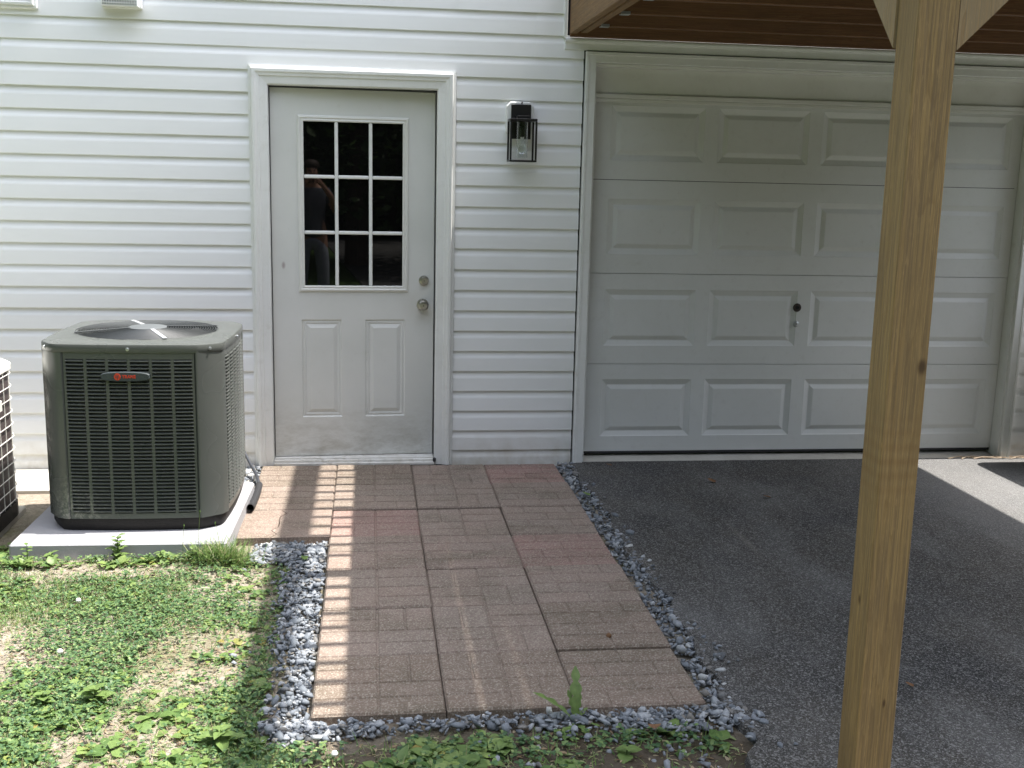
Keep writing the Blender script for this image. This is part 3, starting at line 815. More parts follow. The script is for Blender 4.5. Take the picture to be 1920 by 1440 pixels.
b = MB(); b.lathe(((fx0 + fx1) / 2, -0.11, 0), [(0.030, 1.888), (0.030, 1.70), (0.0275, 1.70), (0.0275, 1.888)], 28, 'Z', cap=False); b.obj('glass_shade', LGLASS, lamp, smooth=True)
b = MB()
bc = (fx0 + fx1) / 2
b.lathe((bc, -0.11, 0), [(0.010, 1.81), (0.012, 1.79), (0.022, 1.765), (0.024, 1.745), (0.018, 1.725), (0.005, 1.715)], 20, 'Z'); b.obj('bulb', LGLASS, lamp, smooth=True)

# grilled dryer vent hood and plain vent box at the top left
v = empty('wall_vent'); tag(v, 'white vent hood with a square grille on the siding above the condenser', 'wall vent')
b = MB(); b.box(-0.835, -0.632, -0.020, 0.012, 2.405, 2.60, 0.004); b.obj('flange', TRIM, v)
b = MB(); 
b.box(-0.826, -0.818, -0.075, -0.0205, 2.412, 2.59); b.box(-0.652, -0.644, -0.075, -0.0205, 2.412, 2.59); b.box(-0.826, -0.644, -0.075, -0.0205, 2.5905, 2.597); b.box(-0.8178, -0.6522, -0.07, -0.0205, 2.412, 2.417)
b.obj('hood', TRIM, v)
gm = MB(); gm.box(-0.0025, 0.0025, -0.002, 0.002, 0, 0.168)
gv = gm.mesh('grille_bar', TRIM)
gm = MB(); gm.box(0, 0.166, -0.002, 0.002, -0.0022, 0.0022)
gh = gm.mesh('grille_bar', TRIM)
for k in range(13): place(gv, 'grille_bar', v, (-0.811 + k * 0.0125, -0.070, 2.4175))
for k in range(11): place(gh, 'grille_bar', v, (-0.818, -0.0735, 2.426 + k * 0.0145))
b = MB(); b.box(-0.817, -0.653, -0.03, -0.021, 2.418, 2.59); b.obj('vent_flap', mat('vent_shadow_plastic', (0.45, 0.47, 0.48), 0.6), v)
v = empty('vent_box'); tag(v, 'plain white vent box at the top left corner of the siding', 'vent box')
b = MB(); b.box(-1.36, -1.152, -0.022, 0.012, 2.385, 2.60, 0.005); b.obj('flange', TRIM, v)
b = MB(); b.frame(-1.325, -1.185, 2.42, 2.57, [(0.0, -0.022), (0.0, -0.030), (0.006, -0.036), (0.016, -0.034), (0.020, -0.0225)]); b.obj('cover_frame', TRIM, v)
b = MB(); b.box(-1.324, -1.186, -0.027, -0.0225, 2.421, 2.569); b.obj('cover_plate', TRIM, v)
# ================================================================== CONDENSER (the near, louvred one)
def quarter(half=0.42, bulge=0.012):
    q = []
    for t in (-0.30, -0.15, 0.0, 0.15, 0.30): q.append((t, -half + 0.008 - bulge * (1 - (t / 0.30) ** 2)))
    q += [(0.314, -half + 0.012), (0.396, -half + 0.066), (0.408, -half + 0.094)]
    return q
def outline(sc=1.0, half=0.42):
    o = []
    for k in range(4):
        c, s_ = math.cos(k * math.pi / 2), math.sin(k * math.pi / 2)
        for x, y in quarter(half): o.append(((c * x - s_ * y) * sc, (s_ * x + c * y) * sc))
    return o
ac = empty('air_conditioner'); ac.location = (-0.478, -0.992, 0.030); ac.rotation_euler = (0, 0, R(-1.5)); ac.scale = (0.93, 0.93, 1.0)
tag(ac, 'grey-green louvred air conditioner condenser on a pale pad left of the white door', 'air conditioner')
b = MB()
o0, o1 = outline(0.955), outline(0.985)
n = len(o0)
b.add([(x, y, 0.0) for x, y in o0] + [(x, y, 0.030) for x, y in o1] + [(x, y, 0.058) for x, y in o1],
      [(r * n + k, r * n + (k + 1) % n, (r + 1) * n + (k + 1) % n, (r + 1) * n + k) for r in range(2) for k in range(n)] + [tuple(range(n)), tuple(range(2 * n, 3 * n))])
b.obj('base_pan', ACBASE, ac, smooth=True)
b = MB(); b.prism(outline(0.93), 0.058, 0.785); b.obj('coil', COIL, ac)
ZB, ZT = 0.0585, 0.800
# corner covers
def corner_mesh():
    q = [(0.2975, -0.4125), (0.302, -0.4165), (0.312, -0.4155), (0.396, -0.357), (0.4125, -0.318), (0.4165, -0.302), (0.4125, -0.2975)]
    b = MB(); inn = [(x * 0.975, y * 0.975) for x, y in q]; poly = q + inn[::-1]
    return b.prism(poly, ZB, ZT).mesh('corner_panel', ACM, smooth=True)
cm = corner_mesh()
for k in range(4): place(cm, 'corner_panel', ac, rot=(0, 0, k * math.pi / 2))
# louvred sides: frame with seven bars, then each louvre
def face_y(t, d=0.0): return -0.412 - 0.012 * (1 - (t / 0.30) ** 2) - d
ts = [-0.296, -0.2, -0.1, 0.0, 0.1, 0.2, 0.296]
def strip(b, x0, x1, z0, z1, d0, d1):
    tt = [x0] + [t for t in ts if x0 < t < x1] + [x1]
    vs = []; m = len(tt)
    for t in tt: vs += [(t, face_y(t, d0), z0), (t, face_y(t, d0), z1), (t, face_y(t, d1), z1), (t, face_y(t, d1), z0)]
    fs = []
    for i in range(m - 1):
        for k in range(4): fs.append((i * 4 + k, i * 4 + (k + 1) % 4, (i + 1) * 4 + (k + 1) % 4, (i + 1) * 4 + k))
    fs += [(0, 1, 2, 3), ((m - 1) * 4, (m - 1) * 4 + 1, (m - 1) * 4 + 2, (m - 1) * 4 + 3)]
    b.add(vs, fs)
b = MB()
strip(b, -0.2925, 0.2925, ZT - 0.034, ZT, -0.003, 0.0)
strip(b, -0.2925, 0.2925, ZB, ZB + 0.024, -0.003, 0.0)
colw = 0.585 / 6
for k in range(7):
    x = -0.2925 + k * colw
    w0, w1 = (x, x + 0.011) if k == 0 else ((x - 0.011, x) if k == 6 else (x - 0.0075, x + 0.0075))
    strip(b, w0, w1, ZB + 0.0242, ZT - 0.0342, -0.003, 0.0004)
pm_ = b.mesh('louvre_panel', ACM)
NL = 43; zl0, zl1 = ZB + 0.030, ZT - 0.040
b = MB()
tt = []
for k in range(6):
    xa, xb = -0.2925 + k * 0.0975 + (0.010 if k == 0 else 0.0075), -0.2925 + (k + 1) * 0.0975 - (0.010 if k == 5 else 0.0075)
    tt += [(xa - 0.002, 0), (xa + 0.001, 1), ((xa + xb) / 2, 1), (xb - 0.001, 1), (xb + 0.002, 0)]
vs = []
for t, on in tt:
    do, di = (0.0052, -0.0075) if on else (-0.0045, -0.0085)
    vs += [(t, face_y(t, do), 0.0), (t, face_y(t, do), 0.0032), (t, face_y(t, di), 0.0084), (t, face_y(t, di), 0.0056)]
fs = [(i * 4 + k, i * 4 + (k + 1) % 4, (i + 1) * 4 + (k + 1) % 4, (i + 1) * 4 + k) for i in range(len(tt) - 1) for k in range(4)]
lm = b.add(vs, fs).mesh('louvre', ACM)
for k in range(4):
    pn = place(pm_, 'louvre_panel', ac, rot=(0, 0, k * math.pi / 2))
    for i in range(NL):
        place(lm, 'louvre', pn, (0, 0, zl0 + (zl1 - zl0 - 0.004) * i / (NL - 1)))
# lid
b = MB(); rings = []
L0 = outline(1.008); L1 = outline(1.012); L2 = outline(1.006); 
def ring_round(r): return [(r * x / math.hypot(x, y), r * y / math.hypot(x, y)) for x, y in outline(1.0)]
rr0 = ring_round(0.352); rr1 = ring_round(0.340); rr2 = ring_round(0.332); rr3 = ring_round(0.331)
mid = [((a[0] * 0.5 + c[0] * 0.5), (a[1] * 0.5 + c[1] * 0.5)) for a, c in zip(outline(0.985), rr0)]
layers = [(L0, 0.794), (L1, 0.797), (L1, 0.822), (L2, 0.829), (outline(0.985), 0.8312), (mid, 0.833), (rr0, 0.835), (rr1, 0.840), (rr2, 0.836), (rr3, 0.74)]
for o, z in layers: rings += [(x, y, z) for x, y in o]
n = len(L0)
b.add(rings, [(r * n + k, r * n + (k + 1) % n, (r + 1) * n + (k + 1) % n, (r + 1) * n + k) for r in range(len(layers) - 1) for k in range(n)])
b.obj('top_cover', ACM, ac, smooth=True)
b = MB(); b.lathe((0, 0, 0), [(0.33, 0.7760), (0.33, 0.7765)], 40); b.obj('fan_well', DARK, ac)
gz = lambda r: 0.840 + 0.010 * (1 - (r / 0.34) ** 2)
for i in range(21):
    r = 0.098 + i * 0.0119
    b = MB(); b.tube([(r * math.cos(t * math.pi / 24), r * math.sin(t * math.pi / 24), gz(r)) for t in range(49)], 0.0019, 5, cap=False)
    b.obj('guard_ring', HUBM, ac, smooth=True)
for k in range(4):
    a0 = math.pi / 4 + k * math.pi / 2 - 0.35
    b = MB(); c_, s_ = math.cos(a0), math.sin(a0)
    w = 0.010; p = lambda r, u, dz: (c_ * r - s_ * u, s_ * r + c_ * u, gz(r) + 0.005 + dz)
    b.add([p(0.08, -w, 0), p(0.08, w, 0), p(0.343, w, 0), p(0.343, -w, 0), p(0.08, -w, -0.003), p(0.08, w, -0.003), p(0.343, w, -0.003), p(0.343, -w, -0.003)],
          [(0, 1, 2, 3), (4, 5, 6, 7), (0, 1, 5, 4), (1, 2, 6, 5), (2, 3, 7, 6), (3, 0, 4, 7)])
    b.obj('guard_strap', STRAP if k % 2 else HUBM, ac)
b = MB(); b.lathe((0, 0, 0), [(0.092, 0.846), (0.092, 0.852), (0.086, 0.855), (0.0, 0.856)], 32, cap=False); b.obj('motor_cap', mat('cap_plastic', (0.10, 0.11, 0.115), 0.6), ac, smooth=True)
for k in range(3):
    b = MB(); vs = []
    for i in range(7):
        r = 0.07 + i * 0.04; sw = 0.5 * i / 6
        for j in range(5):
            a_ = k * 2.094 + sw + (j - 2) * 0.20
            vs.append((r * math.cos(a_), r * math.sin(a_), 0.800 + (j - 2) * 0.010))
    b.add(vs, [(i * 5 + j, i * 5 + j + 1, (i + 1) * 5 + j + 1, (i + 1) * 5 + j) for i in range(6) for j in range(4)])
    b.obj('fan_blade', BLADE, ac, smooth=True)
sm_ = MB().lathe((0, 0, 0), [(0.0085, 0.0), (0.0085, -0.002), (0.0055, -0.003), (0.0055, -0.007), (0.0015, -0.0075)], 10, 'Y').mesh('screw', STEEL)
for k in range(4):
    q = k * math.pi / 2; c_, s_ = math.cos(q), math.sin(q)
    place(sm_, 'screw', ac, (-s_ * -0.4305, c_ * -0.4305, 0.811), (0, 0, q))
    x, y = 0.3610, -0.3850
    place(sm_, 'screw', ac, (c_ * x - s_ * y, s_ * x + c_ * y, 0.811), (0, 0, q + 0.72))
# badge with its lettering
bd = MB()
W2, H2 = 0.1085, 0.0205
poly = []
for i in range(13): t = -1 + 2 * i / 12; poly.append((t * W2 * 0.93, -H2 + 0.004 * abs(t) ** 3 * 1.6))
poly += [(W2, -H2 * 0.35), (W2, H2 * 0.45)]
for i in range(13): t = 1 - 2 * i / 12; poly.append((t * W2 * 0.93, H2 - 0.007 * abs(t) ** 3))
poly += [(-W2, H2 * 0.45), (-W2, -H2 * 0.35)]
m = len(poly)
bv = [(x, 0.0, z) for x, z in poly] + [(x, -0.014, z) for x, z in poly] + [(x * 0.975, -0.018, z * 0.88) for x, z in poly]
bd.add(bv, [(r * m + k, r * m + (k + 1) % m, (r + 1) * m + (k + 1) % m, (r + 1) * m + k) for r in range(2) for k in range(m)] + [tuple(range(2 * m, 3 * m))])
BX, BZ = -0.013, 0.694
bo = bd.obj('badge', BADGE, ac, smooth=True); bo.location = (BX, -0.4245, BZ)
bb = MB(); bb.lathe((-0.034, 0, 0), [(0.0148, -0.0182), (0.0148, -0.0196)], 28, 'Y'); eo = bb.obj('emblem', REDP, bo)
for zz, hw in ((0.0062, 0.0105), (0.0012, 0.013), (-0.0038, 0.0126)):
    bb = MB(); bb.box(-0.034 - hw * 0.75, -0.034 + hw * 0.75, -0.0201, -0.0197, zz - 0.0008, zz + 0.0008); bb.obj('emblem_line', BADGE, bo)
bb = MB(); bb.box(-0.0350, -0.0330, -0.0202, -0.0197, -0.0125, 0.0050); bb.obj('emblem_line', BADGE, bo)
fc = bpy.data.curves.new('lettering', 'FONT'); fc.body = 'TRANE'; fc.size = 0.0185; fc.extrude = 0.0006; fc.align_x = 'LEFT'; fc.align_y = 'CENTER'; fc.offset = 0.0005; fc.space_character = 1.05
to = bpy.data.objects.new('lettering_curve', fc); COL.objects.link(to)
me = bpy.data.meshes.new_from_object(to.evaluated_get(bpy.context.evaluated_depsgraph_get())); bpy.data.objects.remove(to)
me.materials.clear(); me.materials.append(REDP)
lt = place(me, 'lettering', bo, (-0.013, -0.0189, -0.0002), (math.pi / 2, 0, 0))

# pad under it
b = MB(); b.box(-0.452, 0.452, -0.47, 0.47, -0.125, 0.0, 0.010)
pad = b.obj('condenser_pad', PAD); pad.location = (-0.517, -1.066, 0.030); pad.rotation_euler = (0, 0, R(-1.5))
tag(pad, 'pale grey square pad under the louvred condenser', 'equipment pad')

# conduit and drain hose beside it
b = MB()
b.tube([(-0.215, -0.016, 0.16), (-0.20, -0.05, 0.13), (-0.165, -0.10, 0.075), (-0.12, -0.19, 0.02), (-0.080, -0.30, -0.006), (-0.052, -0.42, -0.020), (-0.044, -0.55, -0.020), (-0.046, -0.70, -0.020), (-0.05, -0.80, -0.018)], 0.0085, 10)
t = b.obj('power_conduit', PIPE, smooth=True); tag(t, 'thin dark conduit curving from the wall down beside the condenser pad', 'conduit')
b = MB()
pts = [(-0.040, -0.50, -0.018), (-0.036, -0.62, -0.018), (-0.036, -0.74, -0.018), (-0.038, -0.86, -0.015), (-0.042, -0.935, -0.008)]
b.tube(pts, 0.0175, 16, cap=False); b.tube(pts, 0.0145, 16, cap=False)
t = b.obj('drain_pipe', RUBBER, smooth=True); tag(t, 'short black drain pipe with open end lying along the pad edge', 'pipe')

# ================================================================== OLD CONDENSER at the left edge
a2 = empty('air_conditioner'); a2.location = (-1.515, -1.145, 0.0)
tag(a2, 'older condenser with white top and cream wire cage at the left edge', 'air conditioner')
def rrect(hx, hy, r, k=6):
    o = []
    for cx_, cy_, a0 in ((hx - r, -hy + r, -90), (hx - r, hy - r, 0), (-hx + r, hy - r, 90), (-hx + r, -hy + r, 180)):
        for i in range(k + 1):
            t = R(a0 + 90 * i / k); o.append((cx_ + r * math.cos(t), cy_ + r * math.sin(t)))
    return o
HX = 0.385; HY = 0.385
b = MB(); b.prism(rrect(HX - 0.010, HY - 0.010, 0.13), 0.03, 0.665); b.obj('coil', COIL2, a2)
b = MB(); b.prism(rrect(HX, HY, 0.14), -0.04, 0.03); b.obj('base_pan', ACBASE, a2)
b = MB(); o = rrect(HX + 0.004, HY + 0.004, 0.14); o_ = rrect(HX - 0.02, HY - 0.02, 0.12); n = len(o)
b.add([(x, y, 0.665) for x, y in o] + [(x, y, 0.690) for x, y in o] + [(x, y, 0.705) for x, y in o_],
      [(r * n + k, r * n + (k + 1) % n, (r + 1) * n + (k + 1) % n, (r + 1) * n + k) for r in range(2) for k in range(n)] + [tuple(range(n)), tuple(range(2 * n, 3 * n))])
b.obj('top_cover', CREAM, a2, smooth=True)
wl_ = rrect(HX, HY, 0.14); 
b = MB(); b.tube([(x, y, 0) for x, y in wl_ + wl_[:1]], 0.0024, 5, cap=False); wm = b.mesh('cage_wire', CREAM)
for i in range(11): place(wm, 'cage_wire', a2, (0, 0, 0.045 + i * 0.060))
b = MB(); b.tube([(0, 0, 0.03), (0, 0, 0.665)], 0.0022, 5); wv_ = b.mesh('cage_wire', CREAM)
per = []
for i in range(len(wl_)):
    p, q = Vector(wl_[i]), Vector(wl_[(i + 1) % len(wl_)])
    per.append((p, q, (q - p).length))
tot = sum(x[2] for x in per); step = tot / 36; acc = 0; nxt = 0.0
for p, q, L in per:
    while nxt <= acc + L and nxt < tot - 1e-6:
        c_ = p + (q - p) * ((nxt - acc) / max(L, 1e-6)); place(wv_, 'cage_wire', a2, (c_.x * 0.994, c_.y * 0.994, 0)); nxt += step
    acc += L
b = MB(); b.box(HX - 0.002, HX + 0.010, -0.02, 0.10, 0.50, 0.55, 0.003); b.obj('wire_clip', CREAM, a2)
b = MB(); b.box(-0.42, 0.42, -0.42, 0.42, -0.15, -0.041, 0.008)
t = b.obj('condenser_pad', CONC); t.location = (-1.56, -1.145, 0); tag(t, 'old concrete pad under the wire-caged condenser', 'equipment pad')

# ================================================================== DECK
deck = empty('deck'); tag(deck, 'raised wooden deck over the garage door carried on a square timber post', 'deck')
DX0, DX1, DZ = 1.617, 4.815, 2.367
JH = 0.238; TOP = DZ + JH
def beam(name, x0, x1, y0, y1, z0, z1, m, bev=0.003, parent=deck):
    cx_, cy_, cz_ = (x0 + x1) / 2, (y0 + y1) / 2, (z0 + z1) / 2
    b = MB(); b.box(x0 - cx_, x1 - cx_, y0 - cy_, y1 - cy_, z0 - cz_, z1 - cz_, bev)
    o = b.obj(name, m, parent); o.location = (cx_, cy_, cz_); return o
beam('ledger', DX0 + 0.001, DX1, -0.040, -0.0165, 2.352, TOP, JOISTW)
beam('rim_joist', DX0, DX0 + 0.0385, -3.985, -0.0405, DZ, TOP, RIMW)
beam('rim_joist', DX0 + 0.058, DX0 + 0.096, -3.84, -0.0405, DZ + 0.004, TOP, RIMW)
beam('rim_joist', DX1 - 0.0385, DX1, -3.985, -0.0405, DZ, TOP, RIMW)
beam('front_joist', DX0 + 0.039, DX1 - 0.039, -3.985, -3.947, DZ, TOP, JOISTW)
jm = None
for k in range(9):
    y = -0.365 - k * 0.466
    x0, x1 = DX0 + 0.0965, DX1 - 0.039
    if y < -3.84: break
    if jm is None:
        b = MB(); h = (x1 - x0) / 2; b.box(-h, h, -0.019, 0.019, -JH / 2, JH / 2, 0.003); jm = b.mesh('joist', JOISTW)
        b = MB(); b.box(0, 0.045, -0.0205, 0.0205, -0.0015, 0.0); b.box(0, 0.045, -0.0215, -0.0195, -0.001, 0.012); b.box(0, 0.045, 0.0195, 0.0215, -0.001, 0.012)
        hm = b.mesh('joist_hanger', STEEL)
    place(jm, 'joist', deck, ((x0 + x1) / 2, y, DZ + JH / 2))
    place(hm, 'joist_hanger', deck, (x0 + 0.001, y, DZ - 0.0006))
bw = 0.1425; nb = 23; L = 3.97
b = MB(); b.box(-bw / 2 + 0.0017, bw / 2 - 0.0017, -L / 2, L / 2, 0, 0.026, 0.003); bm_ = b.mesh('deck_board', BOARDW)
x = DX0 - 0.017 + bw / 2
for k in range(nb + 1):
    if x - bw / 2 > DX1 - 0.02: break
    ang = 0.0
    if k == 3: ang = 0.0016; x += 0.0070
    if k == 4: ang = 0.0034; x += 0.0042
    
    place(bm_, 'deck_board', deck, (x, -0.02 - L / 2, TOP), (0, 0, ang))
    x += bw + (0.001 if k == 3 else 0)
# railing: balusters, posts, rails and flat cap
RX = 1.752; CAPZ = 3.560
ysl = [-0.153 - 0.1405 * k for k in range(11)] + [-1.914, -2.045, -2.186, -2.322, -2.471, -2.623, -2.769, -2.925, -3.07, -3.215, -3.36, -3.505, -3.65]
b = MB(); b.box(-0.018, 0.018, -0.018, 0.018, TOP + 0.027, CAPZ - 0.0005, 0.002); bal = b.mesh('baluster', POSTW)
for y in ysl: place(bal, 'baluster', deck, (RX, y + random.uniform(-.003, .003), 0))
for y in ysl: place(bal, 'baluster', deck, (DX1 - 0.13, y, 0))
for k in range(20): place(bal, 'baluster', deck, (1.93 + k * 0.1425, -3.86, 0))
b = MB(); b.box(-0.045, 0.045, -0.045, 0.045, TOP + 0.027, CAPZ - 0.0006, 0.003); rp = b.mesh('rail_post', POSTW)
for (xx, yy) in ((RX, -1.765), (RX, -3.86), (DX1 - 0.13, -1.765), (DX1 - 0.13, -3.86)): place(rp, 'rail_post', deck, (xx, yy, 0))
beam('rail_cap', RX - 0.068, RX + 0.068, -3.95, -0.02, CAPZ, CAPZ + 0.036, RIMW)
beam('rail_cap', DX1 - 0.198, DX1 - 0.062, -3.95, -0.02, CAPZ, CAPZ + 0.036, RIMW)
beam('rail_cap', RX + 0.0685, DX1 - 0.1985, -3.93, -3.795, CAPZ, CAPZ + 0.036, RIMW)
beam('bottom_rail', RX - 0.0175, RX + 0.0175, -3.80, -0.05, TOP + 0.08, TOP + 0.116, RIMW)
# square post with two knee braces
PX, PY = 1.647, -3.945; PWD = 0.0905
b = MB(); c = PWD / 2
ptop = 2.60
vs = []; zz_ = [ZG - 0.35, 0.0, 0.6, 1.2, 1.9, ptop]
for z in zz_:
    dx = 0.011 - 0.0075 * (z / 2.3)
    bw_ = c - 0.002
    for x, y in ((-c, -bw_), (-bw_, -c), (bw_, -c), (c, -bw_), (c, bw_), (bw_, c), (-bw_, c), (-c, bw_)): vs.append((x + dx, y, z))
n = 8
b.add(vs, [(r * n + k, r * n + (k + 1) % n, (r + 1) * n + (k + 1) % n, (r + 1) * n + k) for r in range(len(zz_) - 1) for k in range(n)] + [tuple(range(n)), tuple(range(len(zz_) * n - n, len(zz_) * n))])
post = b.obj('post', POSTW, deck); post.location = (PX + c, PY + c, 0)
b = MB(); b.box(PX - 0.005, PX + 0.0055, PY + 0.03, PY + PWD + 0.012, ZG - 0.01, ZG + 0.20); b.obj('post_anchor', BLACK, deck)
def brace(p0, direc, lab):
    # square timber cut plumb against the post, lower edge starting at p0, rising 45 degrees along direc
    b = MB(); w = 0.088; Lh = 0.52; rise = Lh; t = 0.124
    u = Vector(direc); s_ = Vector((-u.y, u.x, 0)) * (w / 2)
    P = [(0, 0), (Lh, rise), (Lh - t * 0.0, rise + t), (0, t)]
    P = [(0, 0), (Lh, rise), (Lh - 0.124, rise), (0, t)]
    vs = [tuple(u * a_ + s_ * sg + Vector((0, 0, z))) for sg in (-1, 1) for a_, z in P]
    b.add(vs, [(0, 1, 2, 3), (4, 5, 6, 7), (0, 1, 5, 4), (1, 2, 6, 5), (2, 3, 7, 6), (3, 0, 4, 7)])
    o = b.obj('knee_brace', BRACEW, deck); o.location = p0; return o
brace((PX + PWD + 0.006, PY + c, 1.884), (1, 0, 0), 'right')
brace((PX + c - 0.002, PY + PWD + 0.001, 1.895), (0, 1, 0), 'back')

# unseen bin added past the garage corner to cast the shadow in view
bn = empty('shadow_bin'); bn.location = (4.885, -0.42, ZG); tag(bn, 'dark green wheeled bin added out of view past the garage to cast a shadow', 'added shadow caster')
b = MB(); o0 = rrect(0.22, 0.24, 0.06); o1 = rrect(0.265, 0.285, 0.07); n = len(o0)
b.add([(x, y, 0.03) for x, y in o0] + [(x, y, 0.98) for x, y in o1], [(k, (k + 1) % n, n + (k + 1) % n, n + k) for k in range(n)] + [tuple(range(n)), tuple(range(n, 2 * n))])
b.obj('body', BINP, bn, smooth=True)
b = MB(); o0 = rrect(0.285, 0.305, 0.08); o1 = rrect(0.24, 0.26, 0.08)
b.add([(x, y, 0.985) for x, y in o0] + [(x, y, 1.02) for x, y in o0] + [(x, y, 1.07) for x, y in o1], [(r * n + k, r * n + (k + 1) % n, (r + 1) * n + (k + 1) % n, (r + 1) * n + k) for r in range(2) for k in range(n)] + [tuple(range(n)), tuple(range(2 * n, 3 * n))])
b.obj('lid', BINP, bn, smooth=True)
for sx in (-1, 1):
    b = MB(); b.lathe((sx * 0.24, 0.24, 0.10), [(0.10, -0.02), (0.10, 0.02)], 20, 'X'); b.obj('wheel', RUBBER, bn)

# ================================================================== GRAVEL
def in_rect(n_, x0, x1, y0, y1): return np.stack([rng.uniform(x0, x1, n_), rng.uniform(y0, y1, n_)], 1)
P = []
def edge_l(y): return 0.215 + 0.022 * np.sin(y * 4.3 + 0.5) + 0.012 * np.sin(y * 11) + np.clip((-2.5 - y) * 0.06, 0, 0.02)
p = in_rect(4200, -0.06, 0.338, -3.12, -1.60)
keep = (p[:, 0] > edge_l(p[:, 1]) + 0.03 * rng.normal(size=len(p))) & (p[:, 0] < 0.340)
P.append(p[keep])
P.append(in_rect(720, 0.02, 0.335, -1.60, -1.345)[:])
p = in_rect(1500, 0.20, 1.72, -3.20, -3.025); keep = (p[:, 1] > -3.10 - 0.05 * np.sin(p[:, 0] * 6) * 0.5 - np.clip((p[:, 0] - 1.25) * 0.2, 0, 0.08) + 0.018 * rng.normal(size=len(p))); P.append(p[keep])
p = in_rect(1900, 1.612, 1.80, -3.16, -0.02); w_ = 0.095 + 0.020 * np.clip(-p[:, 1] / 3, 0, 1); keep = p[:, 0] < 1.622 + w_ + 0.014 * rng.normal(size=len(p)) + 0.012 * np.sin(p[:, 1] * 9); P.append(p[keep])
P.append(in_rect(240, -0.20, -0.07, -0.46, -0.02))
P.append(in_rect(160, -0.30, -0.07, -0.60, -0.46))
# strays
p = in_rect(900, -0.15, 0.30, -3.4, -1.6); P.append(p[rng.random(len(p)) < 0.16 * np.exp(-np.abs(p[:, 0] - edge_l(p[:, 1])) / 0.09)])
p = in_rect(500, 0.3, 1.75, -3.42, -3.12); P.append(p[rng.random(len(p)) < 0.14])
p = in_rect(260, 1.75, 2.1, -3.5, -1.5); P.append(p[rng.random(len(p)) < 0.02 * np.exp(-(p[:, 0] - 1.75) / 0.1)])
P = np.concatenate(P)
ico = []
ph = (1 + 5 ** .5) / 2
ico_v = np.array([(-1, ph, 0), (1, ph, 0), (-1, -ph, 0), (1, -ph, 0), (0, -1, ph), (0, 1, ph), (0, -1, -ph), (0, 1, -ph), (ph, 0, -1), (ph, 0, 1), (-ph, 0, -1), (-ph, 0, 1)]) / math.hypot(1, ph)
ico_f = np.array([(0, 11, 5), (0, 5, 1), (0, 1, 7), (0, 7, 10), (0, 10, 11), (1, 5, 9), (5, 11, 4), (11, 10, 2), (10, 7, 6), (7, 1, 8), (3, 9, 4), (3, 4, 2), (3, 2, 6), (3, 6, 8), (3, 8, 9), (4, 9, 5), (2, 4, 11), (6, 2, 10), (8, 6, 7), (9, 8, 1)])
def rotmats(n_, yaw, tilt, tdir):
    """rotate by yaw about z, then tilt about a horizontal axis tdir"""
    c, s_ = np.cos(yaw), np.sin(yaw); z = np.zeros(n_); o = np.ones(n_)
    A = np.stack([np.stack([c, -s_, z], -1), np.stack([s_, c, z], -1), np.stack([z, z, o], -1)], 1)
    ax = np.stack([np.cos(tdir), np.sin(tdir), z], -1); ct, st = np.cos(tilt), np.sin(tilt)
    K = np.zeros((n_, 3, 3)); K[:, 0, 2] = ax[:, 1]; K[:, 1, 2] = -ax[:, 0]; K[:, 2, 0] = -ax[:, 1]; K[:, 2, 1] = ax[:, 0]
    B = np.eye(3)[None] * ct[:, None, None] + st[:, None, None] * K + (1 - ct)[:, None, None] * ax[:, :, None] * ax[:, None, :]
    return B @ A
def stones(name, P, z, label):
    n_ = len(P)
    sz = rng.gamma(4.5, 0.0088 / 4.5, n_).clip(0.0035, 0.022)
    pn_ = rng.normal(size=(n_, 5, 3)); pn_ /= np.linalg.norm(pn_, axis=2)[:, :, None]
    base = np.repeat(ico_v[None], n_, 0) * (1 + rng.uniform(-0.2, 0.3, (n_, 12, 1)))
    for q in range(5):                       # chip flat faces off each stone
        d_ = np.einsum('nki,ni->nk', base, pn_[:, q]); cut = rng.uniform(0.25, 0.75, (n_, 1))
        base = base - np.clip(d_ - cut, 0, None)[:, :, None] * pn_[:, q][:, None, :]
    base = base * np.stack([rng.uniform(1.0, 1.9, n_), rng.uniform(0.75, 1.1, n_), rng.uniform(0.45, 0.85, n_)], 1)[:, None, :]
    Rm = rotmats(n_, rng.uniform(0, 6.28, n_), rng.normal(0, 0.5, n_), rng.uniform(0, 6.28, n_))
    V = np.einsum('nij,nkj->nki', Rm, base) * sz[:, None, None]
    V += np.concatenate([P, z[:, None]], 1)[:, None, :]
    F = ico_f[None] + (np.arange(n_) * 12)[:, None, None]
    o = npmesh(name, V.reshape(-1, 3), [F.reshape(-1, 3)], GRAV, 'stuff'); o['label'] = label
    return o
P2 = np.concatenate([P, P[rng.random(len(P)) < 0.75] + rng.normal(0, 0.004, (1,))])
P2 = P2 + rng.normal(0, 0.003, P2.shape)
bad = (P2[:, 0] > -0.06) & (P2[:, 0] < 1.606) & (P2[:, 1] > -3.008) & ((P2[:, 0] > 0.343) | (P2[:, 1] > -1.325))
P2 = P2[~bad]
zz_ = np.where(rng.random(len(P2)) < 0.5, -0.062, -0.050) + rng.normal(0, 0.003, len(P2))
zz_ = np.where(P2[:, 0] > 1.74, -0.040, zz_)
g_ = stones('gravel', P2, zz_, 'blue-grey crushed stone edging round the path')
tag(g_, 'blue-grey crushed stone edging round the paved path', 'gravel', kind='stuff')

